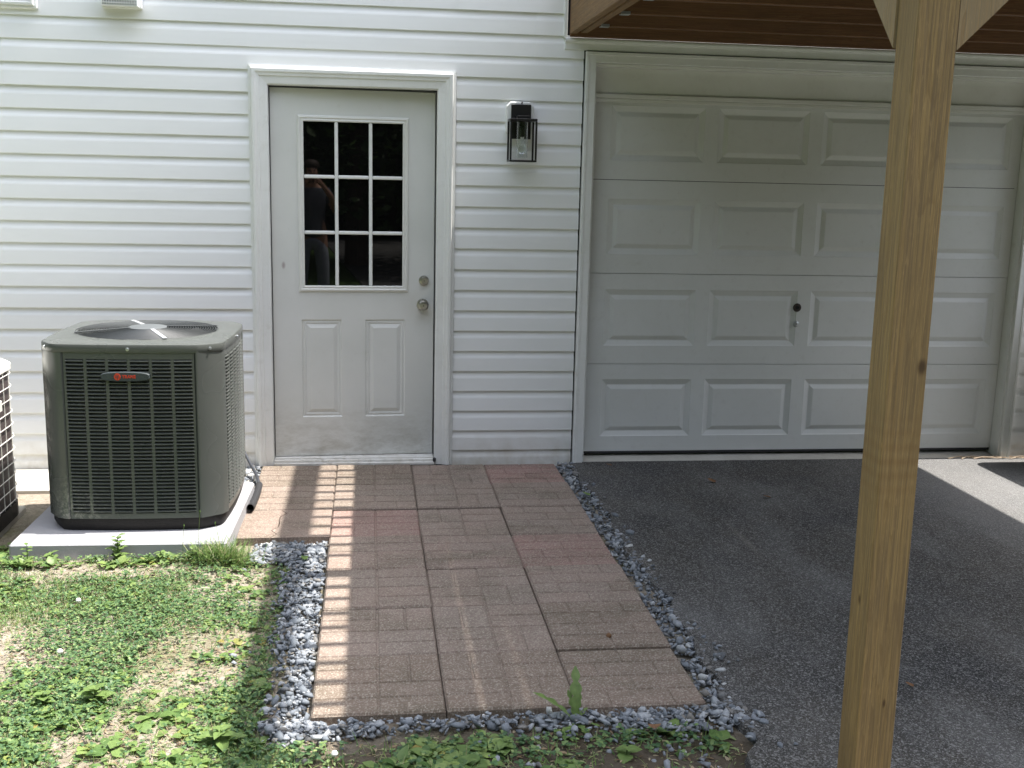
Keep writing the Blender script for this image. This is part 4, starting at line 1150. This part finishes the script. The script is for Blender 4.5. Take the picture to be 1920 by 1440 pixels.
# ================================================================== GROUND COVER
def vnoise(x, y, s, seed):
    r_ = np.random.default_rng(seed); T = r_.random((64, 64))
    u, v = (x * s) % 64, (y * s) % 64
    i, j = np.floor(u).astype(int) % 64, np.floor(v).astype(int) % 64
    fu, fv = u - np.floor(u), v - np.floor(v); fu = fu * fu * (3 - 2 * fu); fv = fv * fv * (3 - 2 * fv)
    i2, j2 = (i + 1) % 64, (j + 1) % 64
    return (T[i, j] * (1 - fu) + T[i2, j] * fu) * (1 - fv) + (T[i, j2] * (1 - fu) + T[i2, j2] * fu) * fv
def hole(x, y, cx, cy, rx, ry, ang=0.0):
    c, s_ = math.cos(ang), math.sin(ang); u = (x - cx) * c + (y - cy) * s_; v = -(x - cx) * s_ + (y - cy) * c
    return np.clip(1.25 - ((u / rx) ** 2 + (v / ry) ** 2), 0, 1)
def lawn_mask(x, y):
    d = np.ones_like(x)
    wob = (vnoise(x, y, 9, 5) - 0.5) * 0.12
    d *= 1 - 0.95 * hole(x + wob, y, -0.60, -1.68, 0.42, 0.10)
    d *= 1 - 0.86 * hole(x + wob, y + wob, -0.045, -2.56, 0.24, 0.42, -0.25)
    d *= 1 - 0.5 * np.clip((vnoise(x, y, 5.5, 31) - 0.62) * 6, 0, 1) * np.clip((x + 0.9) / 0.5, 0, 1)
    d *= 1 - 0.85 * hole(x + wob, y + wob, -0.16, -3.12, 0.30, 0.20, 0.5)
    d *= 1 - 0.55 * hole(x, y, 0.10, -1.85, 0.14, 0.25)
    d *= 1 - 0.9 * hole(x + wob, y, 1.45, -3.42, 0.30, 0.20)
    ok = (x < edge_l(y) - 0.005) | (y < -3.09)
    ok &= ~((y > -3.14) & (x > 0.2)) & (y < -1.555)
    ok &= ~((x > 1.60 - (y + 3.25) * -0.1) & (y > -20))
    d *= ok
    return d
def sow(n_, x0, x1, y0, y1, f):
    p = in_rect(n_, x0, x1, y0, y1); return p[rng.random(n_) < f(p[:, 0], p[:, 1])]
def leaf_template(rows, wfun, fold=0.25, droop=0.25):
    T = []
    for i in range(rows + 1):
        t = i / rows; w = wfun(t); z = -droop * t * t
        T += [(-w, t, z + fold * w), (0, t, z), (w, t, z + fold * w)]
    F = []
    for i in range(rows):
        F += [(i * 3, i * 3 + 1, i * 3 + 4, i * 3 + 3), (i * 3 + 1, i * 3 + 2, i * 3 + 5, i * 3 + 4)]
    return np.array(T, float), np.array(F)
def scatter(name, T, F, pos, yaw, tilt, scale, m, kind='stuff', widen=None):
    n_ = len(pos); tdir = yaw
    B = T[None].repeat(n_, 0).copy()
    if widen is not None: B[:, :, 0] *= widen[:, None]
    B *= scale[:, None, None]
    # tilt about the leaf's own x axis first (lift the tip), then yaw
    ct, st = np.cos(tilt)[:, None], np.sin(tilt)[:, None]
    y, z = B[:, :, 1].copy(), B[:, :, 2].copy()
    B[:, :, 1] = y * ct - z * st; B[:, :, 2] = y * st + z * ct
    c, s_ = np.cos(yaw)[:, None], np.sin(yaw)[:, None]
    x, y = B[:, :, 0].copy(), B[:, :, 1].copy()
    B[:, :, 0] = x * c - y * s_; B[:, :, 1] = x * s_ + y * c
    B += pos[:, None, :]
    k = T.shape[0]
    FF = F[None] + (np.arange(n_) * k)[:, None, None]
    return npmesh(name, B.reshape(-1, 3), [FF.reshape(-1, F.shape[1])], m, kind)
def zof(p): return ground_h(p[:, 0], p[:, 1])
OV = leaf_template(4, lambda t: 0.36 * math.sin(math.pi * min(1, t ** 0.75)) + 0.012)
HEART = leaf_template(2, lambda t: 0.5 * math.sin(math.pi * (0.12 + 0.80 * t)) , 0.2, 0.1)
BLADE_T = leaf_template(4, lambda t: 0.5 * (1 - t) ** 0.6 + 0.0, 0.0, 0.0)
# clover: three leaflets on a short stalk
def clovers(P, hmin, hmax, smin, smax, name, m=CLOVER):
    n_ = len(P); h = rng.uniform(hmin, hmax, n_); y0 = rng.uniform(0, 6.28, n_); sc = rng.uniform(smin, smax, n_)
    tx, ty = rng.normal(0, 0.33, n_), rng.normal(0, 0.33, n_)
    pos = np.concatenate([P, (zof(P) + h)[:, None]], 1)
    pos = np.repeat(pos, 3, 0); yaw = np.repeat(y0, 3) + np.tile([0, 2.09, 4.19], n_)
    tilt = 0.15 + np.repeat(tx, 3) * np.cos(yaw) + np.repeat(ty, 3) * np.sin(yaw)
    return scatter(name, *HEART, pos, yaw, tilt, np.repeat(sc, 3), m)
fc_ = lambda x, y: lawn_mask(x, y) * np.clip(0.25 + 1.5 * (vnoise(x, y, 2.6, 1) - 0.3), 0.06, 1) * np.clip(1.7 - 0.9 * np.clip((x + 0.1) / 0.25, 0, 1), 0, 1)
P1 = sow(42000, -1.5, 0.32, -3.75, -1.56, fc_)
o = clovers(P1, 0.002, 0.034, 0.0045, 0.0115, 'clover'); tag(o, 'dense low clover covering the lawn left of the path', 'clover', kind='stuff')
P1 = sow(3500, 0.1, 1.62, -3.8, -3.10, lambda x, y: lawn_mask(x, y) * np.clip(1.6 * (vnoise(x, y, 6, 77) - 0.25), 0.05, 0.9))
P1b = sow(9000, -4.5, -1.5, -6.0, -1.56, lambda x, y: np.full_like(x, 0.7)); 
o = clovers(np.concatenate([P1, P1b]), 0.004, 0.03, 0.009, 0.017, 'clover'); tag(o, 'shaded ground ivy and clover in front of the path end', 'clover', kind='stuff')
# grass blades
def grass(P, lmin, lmax, w, name, lab, lean=0.5):
    n_ = len(P); L_ = rng.uniform(lmin, lmax, n_)
    T, F = BLADE_T; T = T.copy(); T[:, 2] = -0.35 * T[:, 1] ** 2
    pos = np.concatenate([P, zof(P)[:, None]], 1)
    o = scatter(name, T, F, pos, rng.uniform(0, 6.28, n_), rng.normal(0.95, lean * 0.9, n_).clip(0.1, 1.55), L_, GRASSM, widen=w / L_)
    tag(o, lab, 'grass', kind='stuff'); return o
P1 = sow(95000, -1.5, 0.32, -3.75, -1.56, lambda x, y: (0.1 + 0.9 * lawn_mask(x, y)) * (lawn_mask(x, y) > 0.02) * np.clip(0.15 + 1.6 * (vnoise(x, y, 3.5, 9) - 0.35) + 0.8 * hole(x, y, -0.85, -2.0, 0.35, 0.3), 0.06, 1))
grass(P1, 0.010, 0.042, 0.0024, 'grass', 'short grass blades among the clover on the lawn')
P1 = np.stack([rng.normal(-0.10, 0.055, 1000), rng.normal(-1.60, 0.030, 1000)], 1)
P1 = P1[P1[:, 1] < -1.55]
grass(P1, 0.05, 0.135, 0.0042, 'grass', 'tall green grass tuft at the front right corner of the pad', 0.35)
P1 = sow(1800, 0.2, 1.6, -3.8, -3.12, lambda x, y: 0.25 + 0.5 * lawn_mask(x, y))
P1b = sow(16000, -4.5, 1.4, -6.2, -3.75, lambda x, y: np.full_like(x, 0.8))
grass(np.concatenate([P1, P1b]), 0.02, 0.06, 0.0038, 'grass', 'sparse grass in the shade before the path')
P1 = sow(5200, -1.4, 0.25, -3.7, -1.62, lambda x, y: np.clip(0.35 + 0.65 * (1 - lawn_mask(x, y)), 0, 1)); n_ = len(P1)
T, F = BLADE_T; L_ = rng.uniform(0.025, 0.085, n_)
o = scatter('dry_grass', T, F, np.concatenate([P1, (zof(P1) + 0.004)[:, None]], 1), rng.uniform(0, 6.28, n_), rng.normal(0.10, 0.16, n_), L_, THATCH, widen=0.0026 / L_)
tag(o, 'dead grass stems lying over the bare soil of the lawn', 'dead grass', kind='stuff')
# broad ovate weed leaves lying in rosettes
def rosettes(P, nl, smin, smax, name, lab, m=BROAD, tmean=0.35):
    pos = []; yaw = []; tl = []; sc = []
    for (x, y) in P:
        k = int(rng.integers(nl[0], nl[1] + 1)); s0 = rng.uniform(smin, smax); y0 = rng.uniform(0, 6.28)
        z = float(ground_h(np.float64(x), np.float64(y)))
        for i in range(k):
            ya = y0 + i * 2.4 + rng.normal(0, 0.2); r_ = 0.15 * s0
            pos.append((x - math.sin(ya) * r_, y + math.cos(ya) * r_, z + 0.004 + 0.25 * s0 * rng.random())); yaw.append(ya); tl.append(rng.normal(tmean, 0.22)); sc.append(s0 * rng.uniform(0.6, 1.1))
    o = scatter(name, *OV, np.array(pos), np.array(yaw), np.array(tl), np.array(sc), m, widen=rng.uniform(0.75, 1.45, len(sc)))
    tag(o, lab, 'weeds', kind='stuff'); return o
fb = lambda x, y: lawn_mask(x, y) * np.clip(0.15 + 2.2 * (vnoise(x, y, 2.1, 3) - 0.42) + 0.9 * np.clip((-2.5 - y) / 0.6, 0, 1) * np.clip((-0.1 - x) / 0.4, 0, 1), 0.03, 1)
P1 = sow(1900, -1.5, 0.28, -3.7, -1.6, fb); rosettes(P1, (3, 6), 0.012, 0.042, 'lawn_weeds', 'broad-leaved weeds spread through the sunlit lawn')
P1 = sow(140, -0.5, 0.1, -3.45, -2.9, lambda x, y: np.full_like(x, 0.75)); rosettes(P1, (2, 4), 0.03, 0.058, 'lawn_weeds', 'flat pale weed leaves lying on the bare soil near the camera', tmean=0.1)
P1 = sow(620, 0.12, 1.60, -3.75, -3.10, lambda x, y: (0.08 + 0.92 * lawn_mask(x, y)) * np.clip(2.0 * (vnoise(x, y, 4.5, 55) - 0.28), 0.08, 1)); rosettes(P1, (3, 6), 0.014, 0.058, 'lawn_weeds', 'leafy weeds in the shade before the end of the path')
P1 = sow(260, -0.2, 0.28, -3.4, -1.65, lambda x, y: np.clip(1.2 - np.abs(x - 0.08) / 0.15, 0, 1)); rosettes(P1, (2, 5), 0.02, 0.045, 'lawn_weeds', 'weeds creeping over the left edge of the gravel')
P1 = sow(60, -0.95, -0.1, -1.66, -1.56, lambda x, y: np.full_like(x, 0.9)); rosettes(P1, (3, 6), 0.02, 0.045, 'lawn_weeds', 'row of small weeds against the front of the pad', tmean=0.6)
P1 = sow(120, -1.35, -0.98, -1.75, -1.2, lambda x, y: np.clip((-1.1 - y) / 0.3, 0, 1)); rosettes(P1, (3, 6), 0.025, 0.05, 'lawn_weeds', 'bright weeds between the two condenser pads', tmean=0.5)
# dry litter and clippings
P1 = sow(20000, -1.4, 1.65, -3.7, -1.56, lambda x, y: np.where((x < edge_l(y)) | (y < -3.1), 0.85, 0.0) * (y < -1.55)); n_ = len(P1)
T, F = leaf_template(2, lambda t: 0.5 * math.sin(math.pi * (0.1 + 0.8 * t)), 0.1, 0.1)
L_ = rng.gamma(3, 0.0045, n_).clip(0.004, 0.032)
o = scatter('dry_litter', T, F, np.concatenate([P1, (zof(P1) + 0.003)[:, None]], 1), rng.uniform(0, 6.28, n_), rng.normal(0.05, 0.15, n_), L_, THATCH, widen=rng.uniform(0.12, 0.5, n_))
tag(o, 'dry clippings and litter on the bare soil', 'litter', kind='stuff')

# ---- single plants one can pick out
STEM = mat('plant_stem', (0.12, 0.20, 0.05), 0.6)
def plant(name, x, y, h, nl, s0, label, cat='weed', lean=(0, 0), m=BROAD, rise=0.5, leaf=OV, wid=1.0):
    z = float(ground_h(np.float64(x), np.float64(y)))
    e = empty(name); e.location = (x, y, z); tag(e, label, cat)
    b = MB(); pts = [(lean[0] * t * t, lean[1] * t * t, h * t) for t in (0, 0.35, 0.7, 1.0)]
    b.tube(pts, [0.003, 0.0025, 0.002, 0.001], 6); b.obj('stem', STEM, e)
    T, F = leaf
    lmsh = MB().add(T, F).mesh('leaf', m, recalc=False)
    for i in range(nl):
        t = 0.12 + 0.88 * i / max(nl - 1, 1); ya = i * 2.399 + random.uniform(-.3, .3)
        s_ = s0 * (1.1 - 0.5 * t) * random.uniform(0.75, 1.15)
        o = place(lmsh, 'leaf', e, (lean[0] * t * t, lean[1] * t * t, h * t), (rise + random.uniform(-.25, .25), 0, ya), (s_ * wid, s_, s_))
    return e
plant('sapling_weed', -0.520, -1.585, 0.115, 16, 0.055, 'upright leafy weed against the middle of the pad front')
plant('sapling_weed', -0.215, -1.60, 0.055, 9, 0.045, 'small leafy weed before the right half of the pad front')
plant('broadleaf_weed', -0.345, -1.60, 0.05, 8, 0.045, 'low pale weed before the pad, right of the upright leafy weed', rise=0.35)
plant('broadleaf_weed', -0.79, -1.585, 0.045, 11, 0.05, 'wide low weed before the left part of the pad', rise=0.3)
plant('broadleaf_weed', -0.885, -1.59, 0.085, 9, 0.04, 'weed at the front left corner of the pad')
plant('leafy_clump', -0.315, -2.88, 0.06, 13, 0.062, 'bright leafy clump in the lawn beside the bare soil patch', rise=0.45, wid=1.3)
plant('leafy_clump', -0.475, -2.86, 0.045, 8, 0.055, 'smaller leafy clump left of the bright clump in the lawn', rise=0.35, wid=1.3)
plant('leafy_clump', 0.095, -3.12, 0.06, 12, 0.075, 'dark leafy clump at the front left end of the gravel', rise=0.3, wid=0.8)
plant('seedling', 1.275, -3.30, 0.035, 5, 0.055, 'round-leaved seedling in bare soil before the gravel corner', rise=0.15, wid=1.35)
plant('seedling', 1.09, -3.37, 0.03, 6, 0.05, 'round-leaved weed left of the seedling near the gravel corner', rise=0.2, wid=1.2)
plant('leafy_clump', 0.92, -3.24, 0.045, 11, 0.05, 'leafy clump at the foot of the tall dandelion', rise=0.3, wid=1.2)
plant('yellowed_seedling', 0.255, -1.565, 0.04, 5, 0.06, 'pale green seedling on the gravel below the paver corner', rise=0.25, wid=1.2)
# dandelion with toothed leaves
def toothed(t):
    w = 0.15 * math.sin(math.pi * min(1, 0.15 + 0.85 * t)) ** 0.7
    return w * (0.30 + 0.70 * abs(math.sin(t * 12.5))) * (0.25 + 0.9 * t) + 0.012
TL = leaf_template(24, toothed, 0.2, 0.35)
dn = empty('dandelion'); zz0 = float(ground_h(np.float64(1.045), np.float64(-3.10))); dn.location = (1.165, -3.075, zz0 + 0.01)
tag(dn, 'tall dandelion with toothed leaves at the front edge of the path', 'dandelion')
lmsh = MB().add(*TL).mesh('leaf', BROAD, recalc=False)
for ya, ti, s_ in ((-0.12, 1.38, 0.165), (0.25, 1.25, 0.10), (-0.4, 1.2, 0.09), (1.35, 0.95, 0.155), (-0.75, 0.7, 0.07), (2.6, 0.4, 0.09), (3.4, 0.35, 0.11), (-2.2, 0.5, 0.08)):
    place(lmsh, 'leaf', dn, (0, 0, 0), (ti, 0, ya), (s_, s_, s_))
b = MB(); b.tube([(0, 0, -0.01), (0.0, 0.0, 0.03)], [0.006, 0.003], 6); b.obj('stem', STEM, dn)
# white clover flowers
fm = MB().lathe((0, 0, 0), [(0.002, -0.006), (0.007, -0.003), (0.0085, 0.002), (0.006, 0.007), (0.001, 0.009)], 9).mesh('flower', PETAL)
for i, (x, y, lb) in enumerate(((-0.566, -2.06, 'white clover flower farther back in the lawn'), (-0.505, -2.55, 'white clover flower in the middle of the lawn'), (0.43, -3.27, 'white clover flower in the shade before the path'))):
    o = bpy.data.objects.new('clover_flower', fm); COL.objects.link(o); o.location = (x, y, float(ground_h(np.float64(x), np.float64(y))) + 0.045)
    o.scale = (1.2, 1.2, 1.2); tag(o, lb, 'flower', 'white clover flowers in the lawn')
# tall grass stalks by the pad
b = MB()
for (x, y, h, lx) in ((-0.255, -1.60, 0.16, 0.01), (-0.19, -1.60, 0.22, 0.012), (-0.095, -1.61, 0.17, -0.02)):
    z = float(ground_h(np.float64(x), np.float64(y)))
    b = MB(); b.tube([(x, y, z), (x + lx * .4, y, z + h * .6), (x + lx, y, z + h)], [0.0013, 0.001, 0.0008], 5); b.lathe((x + lx, y, z + h), [(0.0005, -0.006), (0.003, 0.0), (0.0005, 0.008)], 6)
    o = b.obj('grass_stalk', GRASSM); tag(o, {0.16: 'short thin seed stalk before the pad', 0.22: 'tallest thin seed stalk before the pad', 0.17: 'leaning seed stalk in the grass tuft by the pad'}[h], 'grass stalk', 'seed stalks before the pad')
# fallen leaves and small debris
def flat_leaf(name, x, y, z, s_, ya, label, m=DEADLEAF, wid=1.2):
    T, F = leaf_template(5, lambda t: 0.34 * math.sin(math.pi * min(1, t ** 0.8)) * (1 + 0.25 * math.sin(9 * t)) + 0.01, 0.35, -0.15)
    o = MB().add(T, F).obj(name, m, recalc=False); o.location = (x, y, z); o.rotation_euler = (0.08, 0.1, ya); o.scale = (s_ * wid, s_, s_)
    tag(o, label, 'leaf', 'fallen leaves'); return o
flat_leaf('fallen_leaf', 2.425, -0.50, ZG + 0.006, 0.055, 0.5, 'brown curled leaf on the asphalt nearest the garage door')
flat_leaf('fallen_leaf', 2.64, -0.80, ZG + 0.006, 0.045, 1.5, 'small brown leaf on the asphalt, right of the curled one')
flat_leaf('fallen_leaf', 1.93, -0.12, ZG + 0.006, 0.040, 1.3, 'dark leaf on the asphalt beside the garage casing')
flat_leaf('fallen_leaf', 1.395, -3.155, -0.035, 0.050, 2.9, 'reddish brown leaf on the gravel before the path corner')
flat_leaf('fallen_leaf', 1.67, -0.75, -0.028, 0.045, 0.7, 'yellow-green leaf on the gravel beside the driveway', BROAD)
flat_leaf('fallen_leaf', 2.33, -2.97, ZG + 0.006, 0.03, 0.7, 'tan leaf on the asphalt right of the timber post')
b = MB(); b.lathe((0, 0, 0), [(0.002, 0), (0.010, 0.003), (0.012, 0.009), (0.008, 0.015), (0.002, 0.018)], 10)
o = b.obj('acorn', DEADLEAF, smooth=True); o.location = (1.39, -2.49, -0.038); o.rotation_euler = (1.2, 0, 0.7); tag(o, 'dark acorn-like nut lying on a paver by the right edge', 'nut')
b = MB()
for k in range(7):
    x = 4.05 + k * 0.08; p = [(x, -0.035 - 0.012 * math.sin(k), -0.040), (x + 0.07, -0.02 + 0.014 * math.sin(k * 2), -0.032), (x + 0.15, -0.045 + 0.02 * math.cos(k), -0.036), (x + 0.22, -0.03, -0.038)]
    b.tube(p, 0.0035, 5)
o = b.obj('dry_vine', mat('dry_straw', (0.42, 0.33, 0.24), 0.8)); tag(o, 'dry tangled vine at the right foot of the garage door', 'vine')

# ================================================================== TREES across the yard (behind the camera; they darken the door glass)
def tree(x, y, h, r_, label, seed):
    g = np.random.default_rng(seed)
    e = empty('tree'); e.location = (x, y, -0.06); tag(e, label, 'tree', 'trees across the yard')
    b = MB(); b.tube([(0, 0, 0), (0.08, 0.05, h * 0.25), (0.0, 0.1, h * 0.5), (0.05, 0, h * 0.85)], [0.22, 0.17, 0.12, 0.04], 9)
    for k in range(6):
        a_ = k * 1.1; z = h * (0.3 + 0.09 * k); b.tube([(0, 0, z), (math.cos(a_) * r_ * 0.4, math.sin(a_) * r_ * 0.4, z + 0.7), (math.cos(a_) * r_ * 0.75, math.sin(a_) * r_ * 0.75, z + 1.3)], [0.09, 0.06, 0.02], 6)
    b.obj('trunk', BARK, e)
    nc = 46; u = g.normal(size=(nc, 3)); u /= np.linalg.norm(u, axis=1)[:, None]
    cc = u * g.uniform(0.35, 1.0, (nc, 1)) * np.array([r_, r_, h * 0.46]); cc[:, 2] += h * 0.52
    per_ = 130; q = g.normal(size=(nc, per_, 3)); q /= np.linalg.norm(q, axis=2)[:, :, None]
    pp = (cc[:, None] + q * g.uniform(0.5, 1.0, (nc, per_, 1)) * r_ * 0.36).reshape(-1, 3); n_ = len(pp)
    T = np.array([(-0.5, 0, 0), (0, -0.8, 0.1), (0.5, 0, 0), (0, 0.8, 0.1)]); Rm = rotmats(n_, g.uniform(0, 6.28, n_), g.normal(0, 0.8, n_), g.uniform(0, 6.28, n_))
    V = np.einsum('nij,kj->nki', Rm, T) * g.uniform(0.10, 0.2, n_)[:, None, None] + pp[:, None]
    F = np.arange(n_ * 4).reshape(-1, 4)
    o = npmesh('crown', V.reshape(-1, 3), [F], TREEL); o.parent = e
for i, (x, y, h, r_, lb) in enumerate(((-4.6, -15.0, 11, 3.8, 'tall tree left of the middle of the yard'), (1.6, -13.6, 10, 3.6, 'rounded tree straight across from the door'),
        (7.4, -12.8, 11, 3.8, 'tall tree across from the garage'), (13.0, -14.5, 10.5, 3.8, 'tree beside the far end of the driveway'))):
    tree(x, y, h, r_, lb, 40 + i)

# the wood that closes the yard on three sides: one leafy mass
g = np.random.default_rng(5)
n_ = 46000
t = g.uniform(0, 1, n_)
LU = 24 + 46 + 30
u = t * LU
x = np.where(u < 24, -14.0, np.where(u < 70, -14 + (u - 24), 32.0)); y = np.where(u < 24, 1 - u, np.where(u < 70, -23.0, -23 + (u - 70)))
x = x + g.normal(0, 1.2, n_); y = y + g.normal(0, 1.2, n_)
hh = 11.0 + 1.8 * np.sin(u * 0.55) + 1.2 * np.sin(u * 1.7)
z = g.random(n_) ** 0.9 * hh
T = np.array([(-0.5, 0, 0), (0, -0.7, 0.1), (0.5, 0, 0), (0, 0.7, 0.1)])
Rm = rotmats(n_, g.uniform(0, 6.28, n_), g.normal(1.1, 0.5, n_), g.uniform(0, 6.28, n_))
V = np.einsum('nij,kj->nki', Rm, T) * g.uniform(0.35, 0.8, n_)[:, None, None] + np.stack([x, y, z], 1)[:, None]
o = npmesh('wood', V.reshape(-1, 3), [np.arange(n_ * 4).reshape(-1, 4)], TREEL, 'stuff')
tag(o, 'dense dark wood closing the yard', 'wood', kind='stuff')

# ================================================================== PERSON behind the camera, seen only as a dim reflection in the door glass
def skinned(name, m, chains, parent=None, sub=2, root=None):
    """chains: list of lists of (point, radius); points shared by coordinates join up"""
    key = {}; V = []; Rr = []; E = []
    for ch in chains:
        prev = None
        for p, r in ch:
            k = tuple(round(c, 4) for c in p)
            if k not in key: key[k] = len(V); V.append(p); Rr.append(r)
            if prev is not None: E.append((prev, key[k]))
            prev = key[k]
    me = bpy.data.meshes.new(name); me.from_pydata(V, E, []); me.update()
    o = bpy.data.objects.new(name, me); COL.objects.link(o)
    mod = o.modifiers.new('skin', 'SKIN'); mod.use_smooth_shade = True
    for i, r in enumerate(Rr):
        sv = me.skin_vertices[0].data[i]
        sv.radius = r if isinstance(r, tuple) else (r, r); sv.use_root = (i == 0)
    sb = o.modifiers.new('sub', 'SUBSURF'); sb.levels = sub; sb.render_levels = sub
    dg = bpy.context.evaluated_depsgraph_get(); dg.update()
    nm = bpy.data.meshes.new_from_object(o.evaluated_get(dg)); o.modifiers.clear(); o.data = nm
    nm.materials.clear(); nm.materials.append(m)
    if parent is not None: o.parent = parent
    return o
PXX, PYY = 0.52, -6.62
def P_(x, y, z): return (PXX + x, PYY + y, z + ZG - 0.02)
pel, sp, chn, nk = P_(0, 0, 0.98), P_(0, 0, 1.14), P_(0, 0.0, 1.36), P_(0, 0.01, 1.50)
ch = [[(pel, (0.15, 0.105)), (sp, (0.135, 0.10)), (chn, (0.155, 0.11)), (nk, (0.055, 0.055)), (P_(0, 0.035, 1.58), (0.07, 0.08)), (P_(0, 0.045, 1.665), (0.076, 0.098)), (P_(0, 0.03, 1.74), (0.05, 0.06))]]
for sd in (-1, 1):
    hand = P_(sd * 0.055, 0.33, 1.56)
    ch.append([(chn, (0.155, 0.11)), (P_(sd * 0.17, 0.0, 1.42), 0.058), (P_(sd * 0.27, 0.10, 1.20), 0.042), (P_(sd * 0.20, 0.25, 1.38), 0.034), (P_(sd * 0.085, 0.32, 1.53), 0.024), (hand, 0.026)])
    ch.append([(pel, (0.15, 0.105)), (P_(sd * 0.10, 0, 0.90), 0.088), (P_(sd * 0.12, 0.02, 0.52), 0.06), (P_(sd * 0.13, -0.01, 0.30), 0.052), (P_(sd * 0.13, -0.02, 0.09), 0.035), (P_(sd * 0.14, 0.10, 0.045), 0.036), (P_(sd * 0.145, 0.19, 0.03), 0.022)])
    for f in range(4):
        b0 = P_(sd * (0.048 - 0.004 * f), 0.345, 1.585 - 0.018 * f)
        ch.append([(hand, 0.026), (b0, 0.0095), (P_(sd * (0.020 - 0.002 * f), 0.372, 1.590 - 0.019 * f), 0.0085), (P_(sd * (-0.002 + 0.003 * f), 0.372, 1.588 - 0.019 * f), 0.007)])
    ch.append([(hand, 0.026), (P_(sd * 0.045, 0.318, 1.540), 0.011), (P_(sd * 0.018, 0.312, 1.545), 0.009)])
person = skinned('person', SKIN, ch)
tag(person, 'person in dark shirt and grey trousers holding a camera, mirrored in the door glass', 'person')
sh = [[(P_(0, 0, 0.90), (0.172, 0.128)), (P_(0, 0, 0.97), (0.168, 0.125)), (P_(0, 0, 1.14), (0.152, 0.116)), (P_(0, 0, 1.36), (0.17, 0.125)), (P_(0, 0.005, 1.455), (0.085, 0.08))]]
for sd in (-1, 1): sh.append([(P_(0, 0, 1.36), (0.17, 0.125)), (P_(sd * 0.17, 0.0, 1.42), 0.072), (P_(sd * 0.235, 0.06, 1.28), 0.058)])
skinned('shirt', SHIRT, sh, person)
tr = [[(P_(0, 0, 0.98), (0.158, 0.114)), (P_(0, 0, 0.93), (0.155, 0.115))]]
for sd in (-1, 1): tr.append([(P_(0, 0, 0.93), (0.155, 0.115)), (P_(sd * 0.10, 0, 0.86), 0.10), (P_(sd * 0.12, 0.02, 0.52), 0.078), (P_(sd * 0.13, -0.01, 0.14), 0.066)])
skinned('trousers', TROUS, tr, person)
b = MB(); b.lathe(P_(0, 0.035, 1.70), [(0.083, -0.005), (0.090, 0.02), (0.080, 0.055), (0.05, 0.08), (0.01, 0.088)], 20); b.obj('hair', mat('brown_hair', (0.04, 0.025, 0.015), 0.7), person, smooth=True)
for sd in (-1, 1):
    b = MB(); b.lathe(P_(sd * 0.030, 0.138, 1.665), [(0.002, -0.004), (0.010, 0.0), (0.007, 0.005), (0.001, 0.006)], 10, 'Y'); b.obj('eye', mat('eye', (0.05, 0.03, 0.02), 0.2), person, smooth=True)
    b = MB(); b.box(PXX + sd * 0.14 - 0.05, PXX + sd * 0.14 + 0.05, PYY - 0.09, PYY + 0.20, ZG - 0.03, ZG + 0.045, 0.02); b.obj('shoe', RUBBER, person)
b = MB(); b.add([P_(0, 0.168, 1.635), P_(-0.014, 0.14, 1.63), P_(0.014, 0.14, 1.63), P_(0, 0.138, 1.675)], [(0, 1, 2), (0, 2, 3), (0, 3, 1), (1, 3, 2)]); b.obj('nose', SKIN, person)
b = MB(); b.box(PXX - 0.022, PXX + 0.022, PYY + 0.134, PYY + 0.140, 1.595 + ZG - 0.02, 1.603 + ZG - 0.02, 0.002); b.obj('mouth', mat('lips', (0.3, 0.12, 0.1), 0.5), person)
b = MB(); cz_ = 1.555 + ZG - 0.02; b.box(PXX - 0.048, PXX + 0.048, PYY + 0.335, PYY + 0.358, cz_ - 0.028, cz_ + 0.028, 0.006)
o = b.obj('compact_camera', BLACK); tag(o, 'small black compact camera held in both hands', 'camera')
